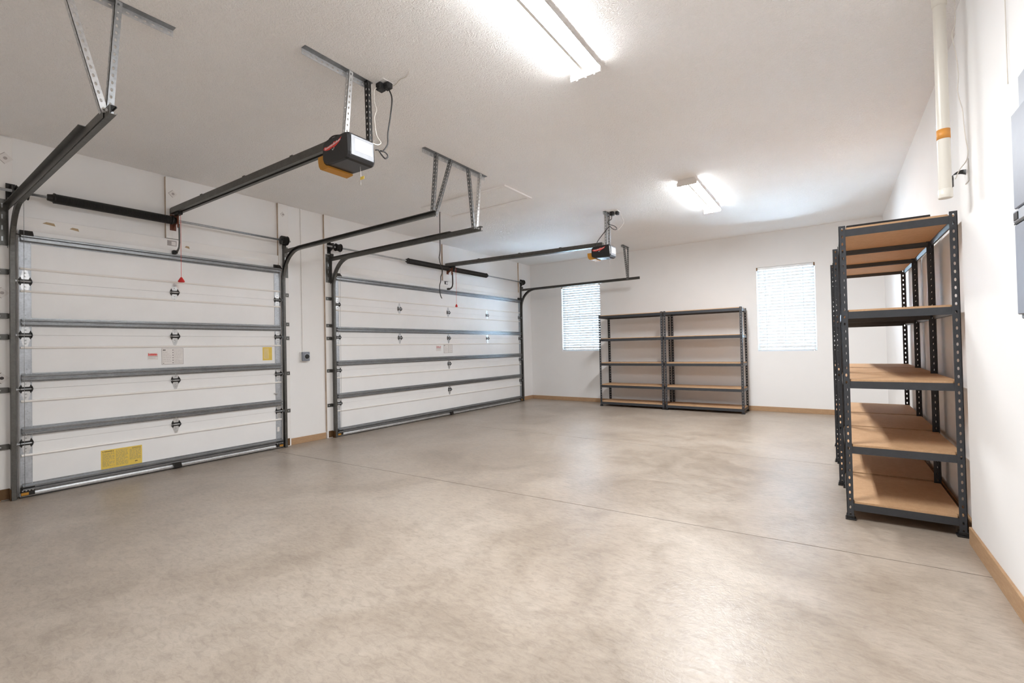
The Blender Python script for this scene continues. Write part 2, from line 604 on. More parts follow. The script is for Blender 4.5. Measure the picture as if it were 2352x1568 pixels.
# ------------------------------------------------------------------ windows and blinds
SLAT_T = math.radians(-66)
for i, (x0, x1, z0, z1) in enumerate(WIN):
    root = bpy.data.objects.new('window_%d' % (i + 1), None)
    COL.objects.link(root)
    root.location = ((x0 + x1) / 2, L + 0.12, z0)
    ORG[root.name] = Vector(root.location)
    root['kind'] = 'structure'
    root['label'] = ['white vinyl window beside the wide garage door', 'white vinyl window between the shelving racks'][i]
    fw = 0.045
    ya, yb = L + 0.085, L + 0.135
    fr = MB()
    fr.box(x0, x0 + fw, ya, yb, z0, z1, 0.003).box(x1 - fw, x1, ya, yb, z0, z1, 0.003)
    fr.box(x0 + fw, x1 - fw, ya, yb, z0, z0 + fw, 0.003).box(x0 + fw, x1 - fw, ya, yb, z1 - fw, z1, 0.003)
    build('window_frame', fr, 'vinyl', root)
    zm = (z0 + z1) / 2
    build('meeting_rail', MB().box(x0 + fw, x1 - fw, ya + 0.005, yb - 0.005, zm - 0.02, zm + 0.02, 0.003), 'vinyl', root)
    build('pane', MB().box(x0 + fw, x1 - fw, ya + 0.022, ya + 0.026, z0 + fw, zm - 0.02), 'glass', root)
    build('pane', MB().box(x0 + fw, x1 - fw, ya + 0.022, ya + 0.026, zm + 0.02, z1 - fw), 'glass', root)
    # blind
    lab = ['white slatted blind in the window beside the wide garage door', 'white slatted blind in the window nearer the tan-shelved racks along the side wall'][i]
    bl = thing('window_blind', ((x0 + x1) / 2, L + 0.03, z0), lab, 'blind', 'slatted window blinds')
    ym = L + 0.036
    build('head_rail', MB().box(x0 + 0.006, x1 - 0.006, L + 0.004, L + 0.066, z1 - 0.05, z1 - 0.004, 0.004), 'slat', bl)
    for sx in (x0 + 0.002, x1 - 0.022):
        build('rail_bracket', MB().box(sx, sx + 0.02, L - 0.004, L + 0.060, z1 - 0.058, z1 - 0.003), 'brass', bl)
    build('bottom_rail', MB().box(x0 + 0.012, x1 - 0.012, ym - 0.026, ym + 0.026, z0 + 0.010, z0 + 0.032, 0.005), 'slat', bl)
    n = 26
    za, zb = z0 + 0.075, z1 - 0.085
    dy, dz = 0.0255 * math.cos(SLAT_T), 0.0255 * math.sin(SLAT_T)
    sm = MB()
    prof = []
    for k in range(5):
        s = -1 + k * 0.5
        bow = 0.0025 * (1 - s * s)
        prof.append((s * dy + bow * math.sin(SLAT_T), -s * dz * -1.0 + bow * math.cos(SLAT_T)))
    ringA = [(x0 + 0.012, ym + a, b_) for a, b_ in prof] + [(x0 + 0.012, ym + a, b_ - 0.0022) for a, b_ in prof[::-1]]
    ringB = [(x1 - 0.012, p[1], p[2]) for p in ringA]
    sm.loft([ringA, ringB])
    org = ((x0 + x1) / 2, ym, 0)
    sme = mesh_of(sm, 'slat', 'slat', org)
    for k in range(n):
        place('slat', sme, (org[0], org[1], za + (zb - za) * k / (n - 1)), bl)
    for q in (0.16, 0.48, 0.80):
        xx = x0 + (x1 - x0) * q
        for yy in (ym - 0.0275, ym + 0.0275):
            build('ladder_cord', MB().box(xx - 0.0045, xx + 0.0045, yy - 0.0008, yy + 0.0008, z0 + 0.02, z1 - 0.05), 'slat', bl)
    if i == 1:
        wx = x0 + (x1 - x0) * 0.16
        build('tilt_wand', MB().cyl((wx - 0.02, L - 0.004, z1 - 0.05), (wx - 0.01, L - 0.006, z1 - 0.70), 0.004, 8), 'slat', bl)

# ================================================================== CEILING LAMPS
def lamp(y0, y1, label):
    x0, x1 = 4.615, 4.855
    xc = (x0 + x1) / 2
    t = thing('fluorescent_fixture', (xc, (y0 + y1) / 2, H), label, 'ceiling light', 'ceiling strip lights')
    hs = MB()
    hs.prism([(x0 + 0.03, y0, H), (x0 + 0.012, y0, H - 0.032), (x0 + 0.022, y0, H - 0.036), (x1 - 0.022, y0, H - 0.036), (x1 - 0.012, y0, H - 0.032), (x1 - 0.03, y0, H)], (0, y1 - y0, 0))
    build('housing', hs, 'lampwhite', t)
    build('spine', MB().box(xc - 0.010, xc + 0.010, y0 + 0.022, y1 - 0.022, H - 0.0495, H - 0.0365), 'lampwhite', t)
    for s in (-1, 1):
        cx = xc + s * 0.060
        r = 0.040
        mb = MB()
        rings = []
        for yy in (y0 + 0.022, y1 - 0.022):
            rings.append([(cx + 0.046 * math.cos(math.pi + math.pi * k / 10), yy, H - 0.0372 + 0.011 * math.sin(math.pi + math.pi * k / 10)) for k in range(11)])
        mb.loft(rings)
        build('lens', mb, 'lamp', t)
    for yy, d in ((y0 - 0.002, 1), (y1 + 0.002, -1)):
        mb = MB().prism([(x0 + 0.026, yy, H), (x0, yy, H - 0.045), (x0 + 0.004, yy, H - 0.078), (x1 - 0.004, yy, H - 0.078), (x1, yy, H - 0.045), (x1 - 0.026, yy, H)], (0, 0.022 * d, 0))
        ec = build('end_cap', mb, 'lampwhite', t)
        for xx, zz_ in ((x0 + 0.05, H - 0.078), (xc, H - 0.078), (x1 - 0.05, H - 0.078)):
            build('cap_screw', MB().lathe([(0, 0.009), (0.003, 0.009), (0.006, 0.004)], (xx, yy + 0.011 * d, zz_), (0, 0, -1), 10), 'lampwhite', ec)
    return t
lamp(1.560, 3.062, 'bright double strip light on the ceiling beside the near door opener')
lamp(5.870, 7.365, 'bright double strip light on the ceiling nearer the back windows')

# ================================================================== GARAGE DOORS
D = 0.4956
XF = 0.060       # inner face of door
def leaf(y, z, s, wide=0.030, tall=0.094):
    # s=+1 upper leaf, -1 lower leaf: rounded triangle
    pts = []
    for (a, b_) in ((-wide, 0.012), (-wide * 1.05, 0.030), (-wide * 0.42, tall), (0, tall + 0.008), (wide * 0.42, tall), (wide * 1.05, 0.030), (wide, 0.012)):
        pts.append((XF + 0.0005, y + a, z + s * b_))
    if s < 0:
        pts = pts[::-1]
    mb = MB().prism(pts, (0.0022, 0, 0))
    return mb
def hinge(door, y, z, end=0, k=1.0):
    org = Vector((XF, y, z))
    key = ('H', end, k)
    if key not in HC:
        up_ = leaf(0, 0, 1, 0.031 * k, 0.096 * k)
        lo_ = leaf(0, 0, -1, 0.031 * k, 0.096 * k)
        for mbq, s in ((up_, 1), (lo_, -1)):
            for zz in (0.045, 0.075):
                mbq.lathe([(0, 0.006), (0.004, 0.006), (0.006, 0.003)], (XF + 0.002, 0, s * zz * k), (1, 0, 0), 8)
        kn = MB()
        kn.prism([(XF, -0.042 * k, 0.014), (XF, -0.030 * k, 0.044), (XF, -0.022 * k, 0.020), (XF, 0.022 * k, 0.020), (XF, 0.030 * k, 0.044), (XF, 0.046 * k, 0.006), (XF, 0.046 * k, -0.006), (XF, 0.030 * k, -0.040), (XF, 0.022 * k, -0.020), (XF, -0.022 * k, -0.020), (XF, -0.030 * k, -0.040), (XF, -0.042 * k, -0.014)], (0.006, 0, 0))
        kn.prism([(XF + 0.002, -0.040 * k, 0.026), (XF + 0.030, -0.040 * k, 0.008), (XF + 0.030, -0.040 * k, -0.010), (XF + 0.002, -0.040 * k, -0.026)], (0, 0.004, 0))
        kn.prism([(XF + 0.002, 0.036 * k, 0.026), (XF + 0.030, 0.036 * k, 0.008), (XF + 0.030, 0.036 * k, -0.010), (XF + 0.002, 0.036 * k, -0.026)], (0, 0.004, 0))
        pin = MB().cyl((XF + 0.020, -0.044 * k, 0), (XF + 0.020, 0.044 * k, 0), 0.0075, 10)
        o0 = (XF, 0, 0)
        HC[key] = (mesh_of(kn, 'hinge_bracket', 'blackm', o0), mesh_of(up_, 'hinge_leaf', 'galv_lt', o0), mesh_of(lo_, 'hinge_leaf', 'galv_lt', o0), mesh_of(pin, 'hinge_pin', 'galv_lt', o0, True))
    a, b_, c, d = HC[key]
    h = place('hinge', a, org, door)
    place('hinge_leaf', b_, org, h)
    place('hinge_leaf', c, org, h)
    place('hinge_pin', d, org, h)
    return h
HC = {}

def strut_prof(z, y, hgt=0.058, dep=0.052):
    h = hgt / 2
    return [(XF, y, z - h - 0.012), (XF + 0.003, y, z - h - 0.012), (XF + 0.004, y, z - h), (XF + dep, y, z - h + 0.006), (XF + dep, y, z - h + 0.016),
            (XF + dep * 0.45, y, z - h + 0.019), (XF + dep * 0.45, y, z + h - 0.019), (XF + dep, y, z + h - 0.016), (XF + dep, y, z + h - 0.006), (XF + 0.004, y, z + h), (XF + 0.003, y, z + h + 0.012), (XF, y, z + h + 0.012)]

def text_rows(mb, x, y0, y1, z0, z1, rows, hgt, fill=0.9, words=True):
    """lines of small print made of short bars"""
    for i in range(rows):
        z = z1 - (z1 - z0) * (i + 0.5) / rows
        y = y0
        end = y0 + (y1 - y0) * (1.0 if random.random() < 0.7 else random.uniform(0.4, 0.9))
        while y < end:
            wl = random.uniform(0.008, 0.030)
            ye = min(end, y + wl)
            mb.box(x, x + 0.0004, y, ye, z - hgt / 2, z + hgt / 2)
            y = ye + 0.005
    return mb

def garage_door(yc, half, cols, label, stile_w, nm):
    ya, yb = yc - half, yc + half
    door = thing('garage_door', (0.03, yc, 0), label, 'garage door')
    zt = [0.035, D, 2 * D, 3 * D, 4 * D, 5 * D - 0.02]
    ribs = {0: [0.385], 1: [0.880], 2: [1.372], 3: [1.893], 4: [2.100]}
    struts = {0: 0.094, 1: 0.606, 2: 1.096, 3: 1.606, 4: 2.378}
    for k in range(5):
        z0, z1 = zt[k] + (0.0006 if k else 0), zt[k + 1] - 0.0006
        sec = build('door_section', MB().box(0.012, XF, ya, yb, z0, z1, 0.0014), 'door', door)
        for s in (0, 1):
            y0 = ya + 0.004 if s == 0 else yb - stile_w - 0.004
            st = MB().box(XF, XF + 0.0025, y0, y0 + stile_w, z0 + 0.006, z1 - 0.006)
            st.box(XF, XF + 0.0045, y0, y0 + 0.003, z0 + 0.006, z1 - 0.006).box(XF, XF + 0.0045, y0 + stile_w - 0.003, y0 + stile_w, z0 + 0.006, z1 - 0.006)
            for _ in range(3):
                zz, yy = random.uniform(z0 + 0.08, z1 - 0.08), y0 + stile_w * random.uniform(0.3, 0.7)
                st.lathe([(0, 0.005), (0.003, 0.005), (0.004, 0.002)], (XF + 0.0025, yy, zz), (1, 0, 0), 8)
            build('end_stile', st, 'stile', sec)
        for z in ribs[k]:
            rb = MB().prism([(XF, ya + 0.012, z - 0.011), (XF + 0.014, ya + 0.012, z - 0.008), (XF + 0.017, ya + 0.012, z), (XF + 0.014, ya + 0.012, z + 0.008), (XF, ya + 0.012, z + 0.011)], (0, yb - ya - 0.024, 0))
            build('rib', rb, 'rib', sec)
        z = struts[k]
        st = MB().prism(strut_prof(z, ya + 0.015, 0.058 if k else 0.050), (0, yb - ya - 0.030, 0))
        build('strut', st, 'strut', sec)
    # bottom rail and seal
    rail = MB().prism([(0.020, ya, 0.012), (XF + 0.016, ya, 0.012), (XF + 0.022, ya, 0.022), (XF + 0.022, ya, 0.036), (XF + 0.014, ya, 0.050), (XF, ya, 0.054), (0.012, ya, 0.034)], (0, yb - ya, 0))
    rl = build('bottom_rail', rail, 'galv_lt', door)
    build('bottom_seal', MB().box(0.02, XF + 0.010, ya, yb, 0.0, 0.013, 0.003), 'rubber', door)
    # hinges
    for k in range(1, 5):
        z = k * D
        for y in cols[k]:
            hinge(door, y, z)
        for y, s in ((ya + 0.045, -1), (yb - 0.045, 1)):
            h = hinge(door, y, z, 1, 1.05)
            yr = y + s * 0.12
            ro = MB().cyl((XF + 0.024, y - s * 0.03, z), (XF + 0.024, y + s * 0.075, z), 0.0055, 8)
            ro.lathe([(0, 0.010), (0.0, 0.020), (0.010, 0.021), (0.013, 0.012)], (XF + 0.024, y + s * 0.060, z), (0, s, 0), 12)
            build('roller', ro, 'galv', h)
    # top brackets with rollers
    for y, s in ((ya + 0.05, -1), (yb - 0.05, 1)):
        tb = MB().prism([(XF, y - 0.04, 2.392), (XF, y - 0.04, 2.455), (XF + 0.012, y - 0.04, 2.455), (XF + 0.055, y - 0.04, 2.410), (XF + 0.05, y - 0.04, 2.395)], (0, 0.085, 0))
        tb.cyl((XF + 0.045, y, 2.405), (XF + 0.045, y + s * 0.075, 2.405), 0.0055, 8)
        build('top_bracket', tb, 'blackm', door)
    # bottom corner brackets
    for y, s in ((ya, 1), (yb, -1)):
        bb = MB()
        y0, y1 = sorted((y + s * 0.004, y + s * 0.095))
        bb.box(XF + 0.0005, XF + 0.030, y0, y1, 0.022, 0.100, 0.002)
        br = build('bottom_bracket', bb, 'blackm', door)
        for q in range(4):
            yy = y0 + 0.012 + q * 0.022
            build('bolt', MB().lathe([(0, 0.007), (0.004, 0.007), (0.006, 0.003)], (XF + 0.030, yy, 0.068), (1, 0, 0), 8), 'galv_lt', br)
        y2, y3 = sorted((y + s * 0.006, y + s * 0.055))
        build('warning_tag', MB().box(XF + 0.030, XF + 0.0312, y2, y3, 0.026, 0.050), 'amber', br)
    # lift handle under the middle of the bottom rail
    lh = MB().prism([(XF + 0.022, yc - 0.045, 0.074), (XF + 0.050, yc - 0.040, 0.072), (XF + 0.050, yc - 0.030, 0.016), (XF + 0.022, yc - 0.028, 0.010), (XF + 0.022, yc + 0.028, 0.010), (XF + 0.050, yc + 0.030, 0.016), (XF + 0.050, yc + 0.040, 0.072), (XF + 0.022, yc + 0.045, 0.074)][:4], (0, 0.07, 0))
    build('lift_handle', lh, 'blackm', door)
    return door

HALF1 = 1.219
Y1 = 2.083
d1 = garage_door(Y1, HALF1, {k: [Y1] for k in range(1, 5)}, 'narrow white sectional garage door with a yellow notice near its foot', 0.080, 'd1')
Y2, HALF2 = 6.615, 2.490
c3 = [5.378, 6.601, 7.82]
d2 = garage_door(Y2, HALF2, {4: c3, 3: c3, 2: [6.601], 1: [6.601]}, 'wide white sectional garage door next to the corner window', 0.062, 'd2')

# labels on the doors
def spec_label(door, y0, y1, z0, z1, big):
    s = build('spec_label', MB().box(XF + 0.0003, XF + 0.0013, y0, y1, z0, z1), 'paper', door)
    x = XF + 0.0013
    bd = MB()
    e = 0.004 if big else 0.006
    bd.box(x, x + 0.0004, y0, y1, z0, z0 + e).box(x, x + 0.0004, y0, y1, z1 - e, z1)
    bd.box(x, x + 0.0004, y0, y0 + e, z0 + e, z1 - e).box(x, x + 0.0004, y1 - e, y1, z0 + e, z1 - e)
    build('label_border', bd, 'ink_lt', s)
    dk = MB()
    dk.box(x, x + 0.0006, y0 + 0.012, y0 + 0.022, z1 - 0.026, z1 - 0.014).box(x, x + 0.0006, y0 + 0.025, y0 + 0.036, z1 - 0.026, z1 - 0.014)
    ym = y0 + (y1 - y0) * 0.5
    for q in range(6):
        zz = z1 - 0.02 - (z1 - z0 - 0.04) * q / 5
        dk.box(x, x + 0.0006, ym, ym + 0.007, zz - 0.006, zz + 0.004)
    dk.box(x, x + 0.0006, y0 + 0.012, y0 + 0.022, z0 + 0.012, z0 + 0.018)
    build('bold_print', dk, 'ink', s)
    tx = MB()
    text_rows(tx, x, ym + 0.014, y1 - 0.012, z0 + 0.012, z1 - 0.012, 9, 0.003)
    text_rows(tx, x, y0 + 0.012, ym - 0.012, z0 + 0.028, z1 - 0.035, 6, 0.003)
    build('small_print', tx, 'ink_lt', s)

def red_label(door, y0, y1, z0, z1, ink):
    s = build('maker_label', MB().box(XF + 0.0003, XF + 0.0012, y0 - 0.004, y1 + 0.004, z0, z1), 'paper', door)
    x = XF + 0.0012
    mb = MB()
    zc = z1 - (z1 - z0) * 0.25
    hh = (z1 - z0) * 0.17
    mb.prism([(x, y0, zc - hh), (x, y0 + 0.012, zc - hh), (x, y0 + 0.010, zc + hh), (x, y0 + 0.004, zc + hh * 1.25)], (0.0006, 0, 0))
    y = y0 + 0.014
    while y < y1 - 0.006:
        wl = random.uniform(0.004, 0.007)
        k = random.uniform(0.6, 1.0)
        mb.box(x, x + 0.0006, y, y + wl, zc - hh, zc - hh + 2 * hh * k)
        y += wl + 0.0012
    build('red_lettering', mb, ink, s)
    gb = MB().box(x, x + 0.0005, y0, y1, z0 + (z1 - z0) * 0.42, z0 + (z1 - z0) * 0.48)
    gb.box(x, x + 0.0005, y0, y1 - 0.02, z0 + (z1 - z0) * 0.22, z0 + (z1 - z0) * 0.26)
    build('small_print', gb, 'ink_lt', s)

spec_label(d1, 1.955, 2.162, 1.170, 1.352, True)
red_label(d1, 1.832, 1.918, 1.228, 1.305, 'redink')
spec_label(d2, 6.461, 6.702, 1.200, 1.364, False)
red_label(d2, 6.262, 6.385, 1.240, 1.345, 'pinkink')

def yellow_notice(door, y0, y1, z0, z1):
    s = build('yellow_notice', MB().box(XF + 0.0003, XF + 0.0013, y0, y1, z0, z1), 'yellow', door)
    x = XF + 0.0013
    t = MB()
    wd = (y1 - y0) / 3
    text_rows(t, x, y0 + 0.012, y0 + wd - 0.006, z0 + 0.025, z1 - 0.030, 13, 0.0062)
    text_rows(t, x, y0 + wd + 0.006, y0 + 2 * wd - 0.006, z0 + 0.022, z1 - 0.012, 15, 0.0062)
    text_rows(t, x, y0 + 2 * wd + 0.006, y1 - 0.010, z0 + 0.055, z1 - 0.024, 13, 0.0056)
    build('small_print', t, 'yellow_ink', s)
    k = MB()
    for yy in (y0 + 0.016, y0 + wd - 0.014, y1 - 0.018):
        k.prism([(x, yy - 0.005, z1 - 0.022), (x, yy + 0.005, z1 - 0.022), (x, yy, z1 - 0.012)], (0.0006, 0, 0))
    y = y0 + 0.026
    while y < y0 + wd - 0.024:
        k.box(x, x + 0.0006, y, y + 0.0045, z1 - 0.021, z1 - 0.013)
        y += 0.006
    y = y1 - 0.085
    while y < y1 - 0.028:
        k.box(x, x + 0.0006, y, y + 0.004, z1 - 0.020, z1 - 0.014)
        y += 0.006
    k.box(x, x + 0.0006, y1 - 0.060, y1 - 0.052, z0 + 0.030, z0 + 0.040).box(x, x + 0.0006, y1 - 0.050, y1 - 0.040, z0 + 0.032, z0 + 0.041)
    build('bold_print', k, 'ink', s)
yellow_notice(d1, 1.433, 1.770, 0.128, 0.322)
# small yellow sticker near the far edge
s = build('yellow_sticker', MB().box(XF + 0.0003, XF + 0.0013, 3.056, 3.178, 1.180, 1.352), 'yellow', d1)
t = MB()
for q in range(4):
    y = 3.075 + q * 0.016
    t.box(XF + 0.0013, XF + 0.0018, y, y + 0.004, 1.20, 1.335)
build('small_print', t, 'paper', s)
build('paper_tag', MB().box(XF + 0.0026, XF + 0.0040, 3.232, 3.262, 0.225, 0.285), 'paper', d1)
# slide lock stub
build('slide_lock', MB().cyl((XF + 0.004, 3.195, 0.735), (XF + 0.030, 3.235, 0.735), 0.008, 8), 'galv_lt', d1)

# ================================================================== TRACKS
def c_prof(o, n, sdir, wn=0.052, dp=0.030, t=0.0028):
    """C channel cross-section at o, n = in-plane normal, sdir = direction (y) in which channel opens"""
    o, n, s = Vector(o), Vector(n), Vector((0, sdir, 0))
    pts = [(-wn / 2, dp), (-wn / 2, 0), (wn / 2, 0), (wn / 2, dp), (wn / 2 - 0.009, dp + 0.004), (wn / 2 - 0.009, dp + 0.001), (wn / 2 - t, dp - 0.003),
           (wn / 2 - t, t), (-wn / 2 + t, t), (-wn / 2 + t, dp - 0.003), (-wn / 2 + 0.009, dp + 0.001), (-wn / 2 + 0.009, dp + 0.004)]
    return [o + n * a + s * b_ for a, b_ in pts]

ZH = 2.640
RT = 0.400
def door_track(y, sdir, label, brk, xend=2.93, notch=False):
    """y = back of channel; opens towards sdir (the door)"""
    t = thing('door_track', (0.085, y, 0), label, 'door track', 'garage door tracks')
    X0 = 0.085
    rings = []
    # vertical leg
    for z in (0.004, 1.1, ZH - RT):
        rings.append(c_prof((X0, y, z), (1, 0, 0), sdir))
    for k in range(1, 10):
        a = math.pi / 2 * k / 10
        rings.append(c_prof((X0 + RT - RT * math.cos(a), y, ZH - RT + RT * math.sin(a)), (math.cos(a), 0, -math.sin(a)), sdir))
    for x in (X0 + RT, 1.6, xend):
        rings.append(c_prof((x, y, ZH), (0, 0, -1), sdir))
    build('channel', MB().loft(rings), 'track', t)
    # reinforcing angle along the horizontal leg, from the flag bracket
    zt = ZH + 0.030
    xa = 0.055
    ang = MB()
    yo = y - sdir * 0.001
    ang.prism([(xa, yo, zt), (xa, yo - sdir * 0.003, zt), (xa, yo - sdir * 0.003, zt - 0.050), (xa, yo, zt - 0.050)], (xend - 0.10 - xa, 0, 0))
    ang.prism([(xa, yo, zt + 0.003), (xa, yo - sdir * 0.034, zt + 0.003), (xa, yo - sdir * 0.034, zt), (xa, yo, zt)], (xend - 0.45 - xa, 0, 0))
    build('reinforcing_angle', ang, 'track', t)
    # flag bracket on the jamb
    fb = MB()
    y0 = y - sdir * 0.004
    fb.box(0.037, 0.041, min(y0, y0 - sdir * 0.075), max(y0, y0 - sdir * 0.075), 2.30, 2.72, 0.001)
    fb.prism([(0.037, y0, 2.28), (0.075, y0, 2.30), (0.090, y0, 2.62), (0.130, y0, 2.66), (0.130, y0, 2.72), (0.037, y0, 2.74)], (0, -sdir * 0.003, 0))
    fo = build('flag_bracket', fb, 'track', t)
    for zz in (2.36, 2.46, 2.56, 2.66):
        build('slot', MB().box(0.041, 0.0418, y0 - sdir * 0.035 - 0.005, y0 - sdir * 0.035 + 0.005, zz - 0.020, zz + 0.020), 'galv', fo)
    # jamb brackets
    for z in brk:
        jb = MB()
        a, b_ = sorted((y - sdir * 0.004, y - sdir * 0.085))
        jb.box(0.037, 0.040, a, b_, z - 0.024, z + 0.026, 0.001)
        a, b_ = sorted((y - sdir * 0.001, y - sdir * 0.004))
        jb.box(0.037, 0.098, a, b_, z - 0.022, z + 0.022)
        jo = build('jamb_bracket', jb, 'track', t)
        build('bolt', MB().lathe([(0, 0.007), (0.004, 0.007), (0.006, 0.003)], (0.040, y - sdir * 0.058, z), (1, 0, 0), 8), 'galv_lt', jo)
    # foot anchor plate, dark with dirt
    a, b_ = sorted((y - sdir * 0.002, y - sdir * 0.07))
    build('foot_bracket', MB().box(0.037, 0.042, a, b_, 0.01, 0.105, 0.001).box(0.037, 0.10, min(y - sdir * 0.005, y - sdir * 0.001), max(y - sdir * 0.005, y - sdir * 0.001), 0.0, 0.10), 'brass', t)
    build('end_bolt', MB().lathe([(0, 0.009), (0.006, 0.009), (0.009, 0.004)], (xend - 0.03, y - sdir * 0.001, ZH), (0, -sdir, 0), 8), 'galv_lt', t)
    return t
BR = [0.48, 0.99, 1.47, 1.66, 2.06]
door_track(Y1 - HALF1 - 0.055, 1, 'steel door track on the near side of the narrow garage door', BR)
door_track(Y1 + HALF1 + 0.045, -1, 'steel door track on the far side of the narrow garage door', BR)
door_track(Y2 - HALF2 - 0.045, 1, 'steel door track on the near side of the wide garage door', BR, 2.92)
door_track(Y2 + HALF2 + 0.045, -1, 'steel door track running across in front of the corner window', BR, 2.98)

# ------------------------------------------------------------------ torsion shafts
def torsion(y0, y1, zc, springs, drums, brackets, label):
    t = thing('torsion_shaft', (0.10, (y0 + y1) / 2, zc - 0.05), label, 'torsion spring')
    X = 0.115
    build('shaft', MB().cyl((X, y0, zc), (X, y1, zc), 0.0130, 12), 'galv', t, True)
    for (a, b_) in springs:
        n = int((b_ - a) / 0.009)
        prof = []
        for k in range(n):
            prof += [(k * 0.009, 0.0435), (k * 0.009 + 0.0045, 0.0470)]
        mb = MB().lathe(prof, (X, a, zc - 0.002), (0, 1, 0), 16)
        sp = build('spring', mb, 'blackm', t)
        for yy, d in ((a, -1), (b_ - 0.005, 1)):
            build('winding_cone', MB().lathe([(0, 0.048), (0.012, 0.050), (0.020, 0.036), (0.055, 0.030), (0.058, 0.014)], (X, yy, zc), (0, d, 0), 14), 'blackm', sp)
    for y in drums:
        prof = [(-0.045, 0.020), (-0.040, 0.058), (-0.034, 0.058)]
        for k in range(8):
            prof += [(-0.030 + k * 0.008, 0.050), (-0.026 + k * 0.008, 0.046)]
        prof += [(0.036, 0.062), (0.042, 0.062), (0.046, 0.022)]
        build('cable_drum', MB().lathe(prof, (X, y, zc), (0, 1, 0), 18), 'blackm', t)
    for y in brackets:
        bp = MB().prism([(0.037, y, zc - 0.09), (0.037, y, zc + 0.075), (X - 0.02, y, zc + 0.055), (X + 0.045, y, zc + 0.045), (X + 0.050, y, zc - 0.030), (X - 0.01, y, zc - 0.050)], (0, 0.004, 0))
        bp.box(0.036, 0.040, y - 0.03, y + 0.03, zc - 0.10, zc + 0.08)
        build('bearing_plate', bp, 'rust' if (y > y0 + 0.5 and y < y1 - 0.5) else 'blackm', t)
    return t
torsion(0.745, 3.42, 2.790, [(1.105, 2.050)], [0.885, 3.335], [0.823, 2.085, 3.375], 'black torsion spring on the shaft over the narrow garage door')
torsion(3.99, 9.29, 2.830, [(5.56, 6.55), (6.72, 7.75)], [4.16, 9.15], [4.06, 6.635, 9.20], 'pair of black torsion springs on the shaft over the wide garage door')
# thin lift cables running from the drums down the door edges
for (y, z1, lab) in ((0.888, 2.745, 'thin steel lift cable at the near edge of the narrow garage door'), (3.278, 2.745, 'thin steel lift cable at the far edge of the narrow garage door'),
                     (4.160, 2.785, 'thin steel lift cable at the near edge of the wide garage door'), (9.070, 2.785, 'thin steel lift cable at the far edge of the wide garage door')):
    c = MB().cyl((0.168, y, z1 + 0.03), (0.128, y, 0.105), 0.0018, 6)
    tag(build('lift_cable', c, 'galv', None, True), lab, 'cable', 'garage door lift cables')

